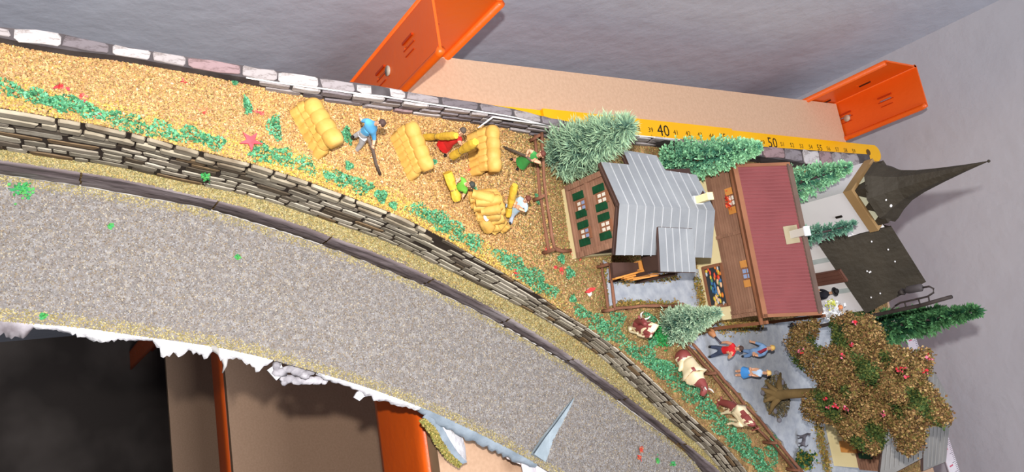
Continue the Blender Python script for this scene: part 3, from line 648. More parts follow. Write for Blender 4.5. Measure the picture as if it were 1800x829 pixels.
for i in range(nb):
    z0, z1 = 4.62 + i * .165, 4.62 + (i + 1) * .165 - .055; inset = max(0, (z0 - 7.3)) * 1.9
    mb = MB(); mb.obox((hp(.03 + inset, .04, z0) + hp(wd - .03 - inset, .04, z1)) / 2, fx * (wd / 2 - .03 - inset), fb * .06, (0, 0, (z1 - z0) / 2)); ch.part('board', mb, wood)
for sgn, u0 in ((0, .1), (1, wd - .1)):                 # corner log ends
    for i in range(17):
        mb = MB(); c = hp(u0, -.04, 4.68 + i * .165); mb.obox(c, fx * .11, fb * .1, (0, 0, .055)); ch.part('log_end', mb, wood)
fn = -fb; fp0 = hp(0, -.03, 5)
def onf(x, y, d=0): return PP(x, y, fp0 + fn * d, fn)
for (x, y) in ((1016, 344), (1021.5, 375.5), (1024.5, 395), (1028, 425), (1051.5, 331.5), (1057.5, 363), (1061, 381.5), (1064.5, 414)):
    c = onf(x, y, .04); mb = MB(); mb.obox(c, fx * .15, fn * .03, (0, 0, .34)); s_ = ch.part('shutter', mb, shut)
    for dz in (-.22, .0, .22):
        mb = MB(); mb.obox(c + fn * .035 + [0, 0, dz], fx * .115, fn * .012, (0, 0, .07)); ch.part('shutter_panel', mb, shut, s_)
for (x, y, k) in ((1023, 361, 1), (1029.7, 410, 1), (1059, 347, 0), (1066, 397.5, 0)):
    c = onf(x, y, .02); mb = MB(); mb.obox(c, fx * .24, fn * .03, (0, 0, .37)); wn = ch.part('window', mb, lbrown)
    for a in (-1, 1):
        for b in (-1, 1):
            mb = MB(); mb.obox(c + fx * a * .1 + [0, 0, b * .14] + fn * .03, fx * .065, fn * .012, (0, 0, .095)); ch.part('pane', mb, paneb if (k and b > 0) else pane, wn)
for z in (4.62, 5.95):                                    # drip boards
    mb = MB(); mb.obox((hp(-.02, -.08, z) + hp(wd + .02, -.08, z)) / 2, fx * (wd / 2 + .02), fb * .05, (0, 0, .05)); ch.part('band_board', mb, wood)
mb = MB()
for i in range(16):
    t = (i + .5) / 16; u = wd * t; zz_ = 7.35 + .72 * (1 - abs(2 * t - 1)); mb.ball(hp(u, -.1, zz_ - .08), (.12, .07, .12), seg=7, rings=5)
ch.part('scalloped_board', mb, wood)
sl = [((1067 + 0, 281.5), 0)]
up = [(1056, 284), (1106, 289), (1095, 263), (1154, 273), (1170, 299), (1224, 307), (1257, 370), (1089, 358)]
seams = [(lerp((1106, 289), (1224, 307), (i - 3.2) / 7.5), lerp((1089, 358), (1257, 370), (i + .9) / 10.6)) for i in range(0, 10)]
seams = []
for i in range(1, 11):
    rp_ = lerp((1089, 358), (1257, 370), i / 11.0); e = lerp((1056, 284), (1224, 307), i / 11.0)
    if 1102 < e[0] < 1166: e = lerp(rp_, e, 1.33 if e[0] < 1150 else 1.25)
    seams.append((e, rp_))
roofslope(ch, 'roof_slope', R1, R2, E1, up, .24, roofg, woodd, seams)
dn = [(1089, 358), (1257, 370), (1251, 453), (1222, 452), (1218, 402), (1157, 399), (1153, 448), (1082, 448)]
seams = [(lerp((1089, 358), (1257, 370), i / 11.), lerp((1082, 448), (1251, 453), i / 11.)) for i in range(1, 11)]
seams = [(a, lerp(a, b, .43) if 1157 < b[0] < 1219 else b) for a, b in seams]
roofslope(ch, 'roof_slope', R1, R2, E2, dn, .26, roofg, woodd, seams)
D1, D2, D3 = P(1157, 399, 8.05), P(1218, 402, 8.05), P(1161, 477, 7.55)
seams = [(lerp((1157, 399), (1218, 402), i / 5.), lerp((1161, 477), (1224, 478), i / 5.)) for i in range(1, 5)]
r, poly, n_ = roofslope(ch, 'porch_roof', D1, D2, D3, [(1157, 399), (1218, 402), (1224, 478), (1161, 477)], .14, roofg, woodd, seams)
mb = MB(); q = [p - n_ * .14 + (np.array([0, 0, 0])) for p in poly]; cen = sum(q) / 4; q = [cen + (p - cen) * .93 for p in q]; mb.prism([(p[0], p[1], 4.0) for p in q][0:4], (0, 0, 0.01)); 
mb = MB(); b0 = [V3(p[0], p[1], 6.6) for p in q]; b1 = q; mb.add(b0 + b1, [(0, 1, 2, 3), (4, 7, 6, 5), (0, 4, 5, 1), (1, 5, 6, 2), (2, 6, 7, 3), (3, 7, 4, 0)]); ch.part('porch_wall', mb, woodd)
for k in (2, 3):
    p = q[k]; mb = MB(); mb.obox((p[0], p[1] + (.15 if k == 3 else -.15), 5.3), (.07, 0, 0), (0, .07, 0), (0, 0, 1.35)); ch.part('porch_post', mb, woodd)
mb = MB(); cb = PP(1225, 352, R1, normal(R1, R2, E1)); mb.obox(cb + [0, 0, .25], fx * .14, fb * .15, (0, 0, .45)); cm = ch.part('chimney', mb, cream)
mb = MB(); mb.obox(cb + [0, 0, .72], fx * .15, fb * .16, (0, 0, .02)); ch.part('chimney_cap', mb, cream, cm)
mb = MB(); mb.obox(cb + [0, 0, .02], fx * .18, fb * .22, (0, 0, .06)); ch.part('chimney_flashing', mb, mat('chimney_cap_grey', (196, 200, 204)), cm)
# terrace under the eaves: dark deck, leaning planks, chair
mb = MB(); q = [P(a, b, 5.6) for a, b in ((1076, 461), (1122, 461), (1124, 480), (1079, 489))]; mb.prism(q, (0, 0, -.16)); ch.part('terrace_deck', mb, mat('dark_deck', (74, 52, 46), (92, 66, 56), scale=90, rough=.8))
for a, b, c, d, z in ((1079, 490, 1158, 468, 6.0), (1094, 489, 1158, 474, 5.85), (1100, 491, 1158, 479, 5.7), (1110, 492, 1158, 483, 5.55)):
    p, q = P(a, b, z - .05), P(c, d, z + .05); mb = MB(); dd_ = unit(q - p); mb.obox((p + q) / 2, (q - p) / 2, unit(np.cross(dd_, (0, 0, 1))) * .035, (0, 0, .1)); ch.part('balcony_rail', mb, orwood)
chair = Thing('wooden_chair', 'tiny orange wooden chair on the dark terrace of the grey roofed chalet', 'chair', P(1130, 470, 5.6))
c = P(1130, 466, 5.75); 
mb = MB(); mb.obox(c, (.2, 0, 0), (0, .2, 0), (0, 0, .03)); chair.part('seat', mb, orwood)
mb = MB(); mb.obox(c + [-.0, .2, .28], (.2, 0, 0), (0, .03, 0), (0, 0, .27)); chair.part('backrest', mb, orwood)
for a in (-.17, .17):
    for b in (-.17, .17): mb = MB(); mb.obox(c + [a, b, -.15], (.025, 0, 0), (0, .025, 0), (0, 0, .14)); chair.part('leg', mb, orwood)
def blossom(name, label, c, cols, n, s_, size, cat='flowers', group=None):
    q = np.array(c) + rng.normal(size=(n, 3)) * s_; o = put(name, flakes(name, q, size, cols, org=c, flat=1, aspect=.8), None, DW @ Matrix.Translation(Vector(np.array(c) * S))); return tag(o, label, cat, group)
blossom('pink_flowers', 'small bunch of pink flowers beside the tiny orange chair', P(1150, 465, 6.0), [(220, 80, 110), (236, 150, 170), (120, 150, 90)], 60, .08, .1)

# ------------------------------------------------------------ long house with the red roof
S0, S1 = P(1243, 566, 4), P(1197, 330, 4)              # front foot line, right and left ends
E_r, E_l = P(1345, 554.5, 7.7), P(1291.5, 291, 7.7); Rr, Rl = P(1441, 550.5, 8.75), P(1385, 288, 8.75)
sx = unit(E_l - E_r); sx[2] = 0; sx = unit(sx); sb = np.array([sx[1], -sx[0], 0]); sb = sb if sb[1] > 0 else -sb
Ls = 6.35
def sp(u, v, z): return S0 + sx * u + sb * v + np.array([0, 0, z - 4.0])
sh_ = Thing('red_roof_house', 'long brown and cream house with dark red roof between chalet and church', 'house', sp(Ls / 2, 0, 4))
mb = MB(); mb.prism([sp(0, 0, 3.9), sp(Ls, 0, 3.9), sp(Ls, 3.4, 3.9), sp(0, 3.4, 3.9)], (0, 0, 1.75)); sh_.part('plinth_wall', mb, cream, label='cream plaster ground floor wall')
mb = MB(); mb.prism([sp(.08, .05, 5.6), sp(Ls - .08, .05, 5.6), sp(Ls - .08, 3.4, 5.6), sp(.08, 3.4, 5.6)], (0, 0, 1.95)); sh_.part('upper_wall', mb, woodd)
for i in range(14):
    z0, z1 = 5.62 + i * .145, 5.62 + (i + 1) * .145 - .05; mb = MB(); mb.obox((sp(.02, .0, z0) + sp(Ls, .0, z1)) / 2, sx * (Ls / 2), sb * .06, (0, 0, (z1 - z0) / 2)); sh_.part('board', mb, wood)
for i in range(14):
    for u in (.08, .26, 3.62):
        mb = MB(); c = sp(u, -.06, 5.69 + i * .145); mb.obox(c, sx * .07, sb * .08, (0, 0, .048)); sh_.part('log_end', mb, wood)
rn_ = normal(Rr, Rl, E_r)
redm = mat('red_roof_sheet', (116, 56, 58), (128, 64, 66), scale=90, rough=.7, bump=.2, bscale=300)
outl = [(1291.5, 291), (1345, 554.5), (1441, 550.5), (1385, 288)]
sm_ = mat('red_roof_rib', (124, 64, 66), rough=.7)
seams = [(lerp((1291.5, 291), (1345, 554.5), i / 42.), lerp((1385, 288), (1441, 550.5), i / 42.)) for i in range(1, 42)]
brt = mat('brown_trim', (126, 80, 56), (146, 96, 68), scale=80, rough=.7)
pl = [PP(x, y, Rr, rn_) for x, y in outl]
mb = MB(); mb.prism(pl, -rn_ * .2, 0, 1); rs = sh_.part('roof_slope', mb, [redm, brt], label='ribbed dark red front roof slope')
for p, q in seams:
    p_, q_ = PP(*p, Rr, rn_), PP(*q, Rr, rn_); d = unit(q_ - p_); mb = MB(); mb.obox((p_ + q_) / 2 + rn_ * .006, (q_ - p_) / 2, np.cross(d, rn_) * .03, rn_ * .012); sh_.part('rib', mb, sm_, rs)
for k, (i, j, w_) in enumerate(((0, 1, .10), (1, 2, .07), (0, 3, .07))):
    p, q = pl[i] - rn_ * .1, pl[j] - rn_ * .1; d = unit(q - p); mb = MB(); mb.obox((p + q) / 2, (q - p) / 2 + d * .08, np.cross(d, rn_) * w_, rn_ * .13); sh_.part('barge_board', mb, brt)
p, q = pl[0] - rn_ * .35 - sb * .12, pl[1] - rn_ * .35 - sb * .12; d = unit(q - p); mb = MB(); mb.tube([p, q + d * .35], .09, 8); sh_.part('gutter', mb, brt)
mb = MB(); q = [pl[3], pl[2], pl[2] + sb * 1.2 + V3(0, 0, -1.9), pl[3] + sb * 1.2 + V3(0, 0, -1.9)]; mb.prism(q, (0, 0, -.14)); sh_.part('rear_roof_slope', mb, redm)
mb = MB(); d = unit(pl[2] - pl[3]); mb.obox((pl[2] + pl[3]) / 2 + [0, .06, -.05], (pl[2] - pl[3]) / 2, sb * .14, (0, 0, .09)); sh_.part('ridge_cap', mb, mat('ridge_brown', (96, 78, 70), (112, 90, 80), scale=90, rough=.8))
mb = MB(); gtri = [sp(.1, .1, 7.5), sp(.1, 3.3, 7.5), pl[2] + V3(0, 0, -.25) + sx * .3]; mb.prism(gtri, sx * .15); mb.prism([v + sx * (Ls - .5) for v in gtri], sx * .15); sh_.part('gable_wall', mb, woodd)
sn = -sb
def ons(x, y, d=.0): return PP(x, y, sp(0, 0, 5) + sn * d, sn)
# show window with goods
mb = MB(); wc = ons(1259, 502, .03); wl, wh = .95, .56
f1, f2 = ons(1241, 478, .03), ons(1270, 525, .03)
for dz, du, a, b in ((wh, 0, wl, .07), (-wh, 0, wl, .07), (0, wl - .05, .07, wh), (0, -wl + .05, .07, wh)):
    mb = MB(); mb.obox(wc + sx * du + [0, 0, dz], sx * a, sn * .08, (0, 0, b)); fr_ = sh_.part('window_frame', mb, lbrown)
mb = MB(); mb.obox(wc, sx * wl, sn * .03, (0, 0, wh)); dsp = sh_.part('display_back', mb, mat('display_dark', (54, 60, 66), rough=.5), label='dark shop window back')
gcol = [(214, 60, 40), (226, 130, 50), (60, 110, 160), (236, 190, 150), (224, 190, 70), (190, 196, 200), (230, 90, 60), (90, 140, 90)]
for i in range(44):
    u = -.85 + 1.7 * ((i * .618) % 1); v = -.42 + .84 * rng.random(); top_ = u > .3
    col = gcol[[0, 1, 6, 5, 4][i % 5]] if u > .3 else (gcol[[2, 2, 3, 2, 7][i % 5]] if u > -.35 else gcol[[4, 4, 1, 3, 5][i % 5]])
    mb = MB(); mb.ball(wc + sx * u + [0, 0, v] + sn * .05, (random.uniform(.09, .17), .04, random.uniform(.04, .09)), seg=6, rings=4); sh_.part('displayed_goods', mb, mat('goods_%d_%d_%d' % col, col, rough=.5), dsp)
for (x, y, kind) in ((1287, 352, 'r'), (1314, 480, 'b')):
    c = ons(x, y, .09); mb = MB(); mb.obox(c, sx * .24, sn * .03, (0, 0, .26)); wn = sh_.part('window', mb, lbrown)
    for a in (-1, 1):
        mb = MB(); mb.obox(c + sx * a * .42, sx * .15, sn * .035, (0, 0, .28)); sh_.part('shutter', mb, orwood, label='orange wooden shutter')
        for b in (-1, 1):
            mb = MB(); mb.obox(c + sx * a * .11 + [0, 0, b * .12] + sn * .035, sx * .085, sn * .012, (0, 0, .09)); sh_.part('pane', mb, paneb if kind == 'b' else pane, wn)
    if kind == 'r': blossom('window_flowers', 'red flowers at the upper window of the red roofed house', c + sn * .1 + [0, 0, -.15], [(216, 70, 40), (230, 110, 70), (196, 50, 40)], 70, np.array([.16, .03, .07]), .11)
cb = PP(1391, 412, Rr, rn_); chg = mat('chimney_green_grey', (156, 144, 118), (170, 158, 130), scale=60, rough=.8)
mb = MB(); mb.obox(cb, sx * .38, unit(np.cross(sx, rn_)) * .3, rn_ * .03); cm = sh_.part('chimney_flashing', mb, chg)
mb = MB(); mb.obox(cb + [0, .05, .35], sx * .16, sb * .13, (0, 0, .38)); sh_.part('chimney', mb, mat('chimney_pale', (200, 194, 184), rough=.7))
mb = MB(); mb.obox(cb + [0, .05, .75], sx * .2, sb * .17, (0, 0, .03)); sh_.part('chimney_cap', mb, mat('chimney_white', (226, 230, 236), rough=.6))
for x, y in ((1336, 572), (1438, 560)):
    t_ = P(x, y, 7.3) ; mb = MB(); mb.obox((t_[0] - .1, t_[1] + .3, 5.7), (.07, 0, 0), (0, .07, 0), (0, 0, 1.75)); sh_.part('corner_post', mb, brt)

# ------------------------------------------------------------ church
cw = mat('church_white', (228, 224, 226), (238, 235, 236), scale=30, rough=.75); slate = mat('dark_slate', (52, 46, 37), (62, 55, 45), scale=60, rough=.65, bump=.3, bscale=350)
tan = mat('ochre_band', (150, 118, 78), (164, 132, 90), scale=50, rough=.75)
ce = unit(V3(.81, .59, 0)); cn = V3(-ce[1], ce[0], 0)
TB = 9.0; T0 = P(1484, 338, TB); tw1, tw2 = 2.2, 2.4
chc = Thing('church', 'white church with dark slate nave roof and tall bent dark spire', 'church', (T0[0] + 1, T0[1] + 2, 4))
def tp(u, v, z): return np.array([T0[0], T0[1], 0]) + ce * u + cn * v + np.array([0, 0, z])
mb = MB(); mb.prism([tp(.0, .0, 3.9), tp(tw1, 0, 3.9), tp(tw1, tw2, 3.9), tp(0, tw2, 3.9)], (0, 0, TB - 3.9)); tower = chc.part('tower', mb, cw)
k = -.06; K = .06
def ring(z, g): return [tp(-g, -g, z), tp(tw1 + g, -g, z), tp(tw1 + g, tw2 + g, z), tp(-g, tw2 + g, z)]
mb = MB(); mb.prism(ring(TB - .02, .05), (0, 0, .42)); chc.part('cornice_band', mb, tan, label='ochre moulding round the tower top')
# belfry: dark corner piers with light openings, then the spire
z1 = TB + .4
mb = MB(); mb.prism(ring(z1, -.12), (0, 0, .5)); chc.part('belfry', mb, slate)
for i, (u, v, ax) in enumerate(((tw1 * .32, .1, ce), (tw1 * .68, .1, ce), (.1, tw2 * .35, cn), (.1, tw2 * .7, cn))):
    nn = -cn if ax is ce else -ce; mb = MB(); c = tp(u, v, z1 + .25); mb.add([c + nn * .03 - ax * .28 - V3(0, 0, .2), c + nn * .03 + ax * .28 - V3(0, 0, .2), c + nn * .03 + V3(0, 0, .22), c - ax * .28 - V3(0, 0, .2), c + ax * .28 - V3(0, 0, .2), c + V3(0, 0, .22)], [(0, 1, 2), (3, 5, 4), (0, 3, 4, 1), (1, 4, 5, 2), (2, 5, 3, 0)]); chc.part('belfry_opening', mb, mat('belfry_light', (206, 206, 180), rough=.6))
cxy = tp(tw1 / 2, tw2 / 2, 0); apex = PZ(1738, 283, cxy)
H = apex[2] - (z1 + .45); prof = [(0, 1.0), (.05, .93), (.13, .74), (.24, .53), (.38, .38), (.58, .24), (.8, .11), (1, .012)]
mb = MB(); rows = []
for t, r in prof:
    rr = []
    for i in range(8):
        a = 2 * math.pi * (i + .5) / 8; sq = 1 / max(abs(math.cos(a)), abs(math.sin(a))); rad = r * (1.3 * (sq * (1 - min(1, t * 6)) + 1.0 * min(1, t * 6))); 
        cc_ = cxy + (np.array([apex[0], apex[1], 0]) - np.array([cxy[0], cxy[1], 0])) * t
        rr.append(tuple(V3(cc_[0], cc_[1], z1 + .42 + H * t) + ce * math.cos(a) * rad + cn * math.sin(a) * rad))
    rows.append(rr + [rr[0]])
mb.grid(rows, smooth=False); mb.add([v for v in rows[0][:-1]], [tuple(range(8))]); chc.part('spire', mb, slate, label='tall dark slate spire with flared foot')
mb = MB(); mb.ball(apex, .06); chc.part('finial', mb, slate)
for x, y in ((1555, 352), (1564, 363)):
    c = PP(x, y, cxy + cn * -1.0 + V3(0, 0, z1 + 1), -cn); mb = MB(); mb.ball(c + cn * .1, (.10, .06, .07)); chc.part('glue_spot', mb, cw)
NE, NR = 7.0, 9.45
e1, e2 = P(1439, 430, NE), P(1522, 551, NE); r2 = P(1628, 494, NR); nn_ = normal(e1, e2, r2)
poly = [(1439, 430), (1466, 411), (1487, 409), (1492, 418), (1531, 406), (1567, 398), (1628, 495), (1522, 551)]
pl2 = [PP(x, y, e1, nn_) for x, y in poly]; mb = MB(); mb.prism(pl2, -nn_ * .12); chc.part('nave_roof', mb, slate, label='dark brown slate nave roof facing the village')
ed = unit(e2 - e1); eb = V3(-ed[1], ed[0], 0); eb = eb if eb[1] > 0 else -eb; nl = np.linalg.norm(e2 - e1)
def npnt(u, v, z): return V3(e1[0], e1[1], 0) + ed * u + eb * v + V3(0, 0, z)
mb = MB(); mb.prism([npnt(.15, .12, 3.9), npnt(nl - .1, .12, 3.9), npnt(nl - .1, 3.2, 3.9), npnt(.15, 3.2, 3.9)], (0, 0, NE - 3.95)); g = [npnt(nl - .1, .12, NE - .05), npnt(nl - .1, 3.2, NE - .05), npnt(nl - .1, 1.66, NR - .25)]; mb.prism(g, -ed * (nl - .3)); chc.part('nave_wall', mb, cw)
ridge1, ridge2 = pl2[5], pl2[6]; mb = MB(); q = [ridge1, ridge2, ridge2 + eb * 1.6 + V3(0, 0, -2.4), ridge1 + eb * 1.6 + V3(0, 0, -2.4)]; mb.prism(q, (0, 0, -.12)); chc.part('rear_nave_roof', mb, slate)
cfn = -eb
def onc(x, y, d=0): return PP(x, y, npnt(0, .12, 5) + cfn * d, cfn)
dc = onc(1456, 488, .1); mb = MB(); mb.obox(dc, ed * .34, cfn * .06, (0, 0, .85)); dr = chc.part('door', mb, mat('brown_door', (98, 62, 52), (112, 74, 60), scale=60, rough=.7))
for k in (-1, 0, 1): mb = MB(); mb.obox(dc + ed * k * .21 + cfn * .07, ed * .09, cfn * .01, (0, 0, .78)); chc.part('door_panel', mb, mat('brown_door', (98, 62, 52)), dr)
greyp = mat('faint_grey_print', (176, 186, 186), (206, 212, 212), scale=60, rough=.8)
for x, y, a in ((1440, 459, .5), (1481, 511, .42)):
    c = onc(x, y, .02); mb = MB(); mb.obox(c, ed * .12, cfn * .015, (0, 0, a)); chc.part('wall_ornament', mb, greyp)
c = PP(1475, 380.5, tp(0, 0, 6), -cn); mb = MB(); mb.obox(c - cn * .02, ce * .05, cn * .03, (0, 0, .16)); chc.part('slit_window', mb, blk)
for x, y in ((1532, 424), (1561, 438), (1573, 459), (1524, 476), (1530, 477), (1531, 522), (1547, 515), (1528, 478)):
    c = PP(x, y, e1, nn_); mb = MB(); mb.ball(c + nn_ * .02, (.05, .05, .03), seg=6, rings=4); chc.part('white_speck', mb, cw)

# ------------------------------------------------------------ second chalet behind the tree
H0, H1 = P(1438, 705, 4), P(1463, 818, 4); hx = unit(H1 - H0); hb = V3(-hx[1], hx[0], 0); hb = hb if hb[1] > 0 else -hb; hw = 3.4
def qp(u, v, z): return H1 - hx * u + hb * v + V3(0, 0, z - 4)
h2 = Thing('grey_roof_cottage', 'cream and brown cottage with grey roof half hidden behind the leafy tree', 'house', qp(1.7, 0, 4))
mb = MB(); mb.prism([qp(0, 0, 3.9), qp(hw, 0, 3.9), qp(hw, 3.2, 3.9), qp(0, 3.2, 3.9)], (0, 0, 1.55)); h2.part('plinth_wall', mb, cream)
mb = MB(); mb.prism([qp(.05, .08, 5.4), qp(hw - .05, .08, 5.4), qp(hw - .05, 3.2, 5.4), qp(.05, 3.2, 5.4)], (0, 0, 1.7)); h2.part('upper_wall', mb, woodd)
for i in range(11):
    z0 = 5.46 + i * .145; mb = MB(); mb.obox((qp(.0, .03, z0) + qp(hw, .03, z0 + .12)) / 2, hx * hw / 2, hb * .06, (0, 0, .06)); h2.part('board', mb, wood)
    mb = MB(); mb.obox((qp(-.03, 0, z0) + qp(-.03, 3.2, z0 + .12)) / 2, hx * .06, hb * 1.6, (0, 0, .06)); h2.part('board', mb, wood)
def onh(x, y, d=0): return PP(x, y, qp(0, 0, 5) - hb * d, -hb)
c = onh(1491, 785, .06); mb = MB(); mb.obox(c, hx * .26, hb * .05, (0, 0, .42)); h2.part('door', mb, orwood, label='orange wooden hatch')
c = onh(1521, 801, .1); mb = MB(); mb.obox(c, hx * .12, hb * .04, (0, 0, .32)); h2.part('shutter', mb, shut, label='green shutter')
rfc = mat('cottage_tin_roof', (120, 118, 116), (134, 131, 128), scale=70, rough=.65, bump=.15, bscale=200)
ZR2 = 8.0; ra, rb = P(1632, 643, ZR2), P(1624, 803, ZR2); ea = P(1547, 829, 7.3)
seams = [(lerp((1556, 752), (1547, 829), t), lerp((1628, 715), (1624, 803), t)) for t in (.1, .3, .5, .7, .9)] + [((1559, 730), (1628, 690)), ((1560, 705), (1630, 668))]
seams = [(lerp((1555, 760), (1620, 660), i / 9.), lerp((1547, 829), (1623, 803), i / 9.)) for i in range(1, 9)]
roofslope(h2, 'roof_slope', ra, rb, ea, [(1556, 752), (1547, 829), (1545, 845), (1622, 804), (1632, 643), (1570, 660)], .12, rfc, woodd, seams, mat('roof_groove', (152, 150, 148), rough=.7))
eb_ = P(1663, 811, 7.75)
seams = [(lerp((1634, 643), (1672, 712), i / 6.), lerp((1624, 822), (1662, 811), i / 6.)) for i in range(1, 6)]
roofslope(h2, 'roof_slope', ra, rb, eb_, [(1632, 643), (1623, 803), (1623, 827), (1663, 811), (1673, 706), (1638, 645)], .12, rfc, woodd, seams, mat('roof_groove', (152, 150, 148)))

# ------------------------------------------------------------ fences
def fence(name, label, rails, posts, z0=None, rad=.068, group='rustic wooden fences'):
    org = P(*rails[0][0][0], 4); T = Thing(name, label, 'fence', org, group)
    for pts_, z in rails:
        pp = []
        P3 = [PF(a, b, lambda y: fz(y) + z) for a, b in pts_]
        for i in range(len(P3) - 1):
            n = max(2, int(np.linalg.norm(P3[i + 1] - P3[i]) / .45))
            for k in range(n): pp.append(P3[i] + (P3[i + 1] - P3[i]) * k / n + np.array([random.uniform(-.025, .025), random.uniform(-.025, .025), random.uniform(-.03, .03)]))
        pp.append(P3[-1]); mb = MB(); mb.tube(pp, [rad * random.uniform(.8, 1.15) for _ in pp], 8, jit=.18); T.part('rail', mb, fencem)
    for (a, b), h in posts:
        p = PF(a, b, lambda y: fz(y) + h); g = V3(p[0], p[1], fz(p[1]) - .1); mb = MB(); mb.tube([g, (g + p) / 2 + [.015, 0, 0], p], [rad * 1.25, rad * 1.1, rad], 8, jit=.15); T.part('post', mb, fencem)
    return T
fence('rustic_fence', 'rough brown two rail fence between golden field and grey roofed chalet', [([(940, 237), (945, 290), (950, 343), (957, 385), (965, 442)], .3), ([(952, 234), (955, 290), (959, 340), (966, 385), (976, 440)], .72)], [((949, 237), .8), ((957, 343), .85), ((974, 438), .85)])
fence('rustic_fence', 'short brown two rail fence crossing the grey path beside the chalet', [([(1058, 462), (1063, 500), (1069, 545)], .25), ([(1072, 463), (1076, 505), (1081, 545)], .72)], [((1069, 464), .8), ((1079, 543), .8)])
fence('rustic_fence', 'single rough brown rail with bent end above the curled cow', [([(1078, 543), (1110, 540), (1150, 536), (1185, 537), (1200, 534), (1208, 541), (1210, 549)], .4)], [((1110, 540), .4), ((1198, 536), .42), ((1150, 536), .4)])
fence('rustic_fence', 'long brown two rail fence between the cows and the grey square', [([(1203, 601), (1257, 663), (1300, 716), (1333, 755), (1362, 784), (1401, 829), (1425, 856)], .25), ([(1215, 600), (1262, 655), (1300, 699), (1318, 721), (1344, 747), (1369, 779), (1407, 825), (1430, 852)], .72)],
      [((1216, 602), .78), ((1259, 655), .8), ((1311, 712), .8), ((1366, 778), .8), ((1407, 826), .8)])
single('wood_log', MB().tube([P(a, b, 4.12) for a, b in ((975, 437), (988, 441), (1004, 440))], [.1, .09, .06], 7, jit=.2), fencem, 'short brown branch on the ground at the chalet corner', 'branch', P(975, 437, 4.1))

# ------------------------------------------------------------ skinned figures
def skin(verts, edges, radii, sub=2):
    me = bpy.data.meshes.new('t'); me.from_pydata([tuple(v) for v in verts], edges, []); o = bpy.data.objects.new('t', me); COL.objects.link(o)
    m = o.modifiers.new('s', 'SKIN'); m.use_smooth_shade = True; m.branch_smoothing = .3
    for i, d in enumerate(me.skin_vertices[0].data): d.radius = (radii[i], radii[i]); d.use_root = i == 0
    o.modifiers.new('u', 'SUBSURF').levels = sub
    dg = bpy.context.evaluated_depsgraph_get(); ev = o.evaluated_get(dg); em = ev.to_mesh()
    V = [tuple(v.co) for v in em.vertices]; F = [tuple(p.vertices) for p in em.polygons]; ev.to_mesh_clear(); bpy.data.objects.remove(o); return V, F
def segdist(p, a, b):
    ab = b - a; t = max(0, min(1, np.dot(p - a, ab) / (np.dot(ab, ab) + 1e-9))); return np.linalg.norm(p - a - ab * t)
class Fig:
    def __init__(s, foot, zf):
        s.b = foot if isinstance(foot, np.ndarray) else PF(*foot, zf) if callable(zf) else P(*foot, zf); n = V3(s.b[0], s.b[1], 0); s.n = -unit(n); s.side = V3(-s.n[1], s.n[0], 0)   # n: horizontally towards the camera
    def at(s, x, y, off=0): 
        return PP(x, y, s.b + s.n * off, s.n)
skinm = mat('painted_skin', (222, 170, 138), rough=.6); shoe = mat('black_shoe', (26, 22, 24), rough=.5)
def cmat(c, rough=.65): return mat('paint_%d_%d_%d' % c, c, (min(255, c[0] + 14), min(255, c[1] + 14), min(255, c[2] + 14)), scale=250, rough=rough)
def build(T, fig, J, Ed, mats_, name='body', sub=2, extra=None):
    names = list(J); V0 = [fig.at(*J[k][:2], J[k][2]) for k in names]; R = [J[k][3] for k in names]; idx = {k: i for i, k in enumerate(names)}
    V, F = skin(V0, [(idx[a], idx[b]) for a, b, _ in Ed], R, sub); mb = MB()
    ctr = [np.mean([V[i] for i in f], 0) for f in F]; segs = [(V0[idx[a]], V0[idx[b]], m_) for a, b, m_ in Ed]
    mi = [min(segs, key=lambda g: segdist(c, g[0], g[1]))[2] for c in ctr]
    mb.add(V, F, 0, True); mb.m = mi
    if extra: extra(mb, dict(zip(names, V0)))
    return T.part(name, mb, mats_), dict(zip(names, V0))
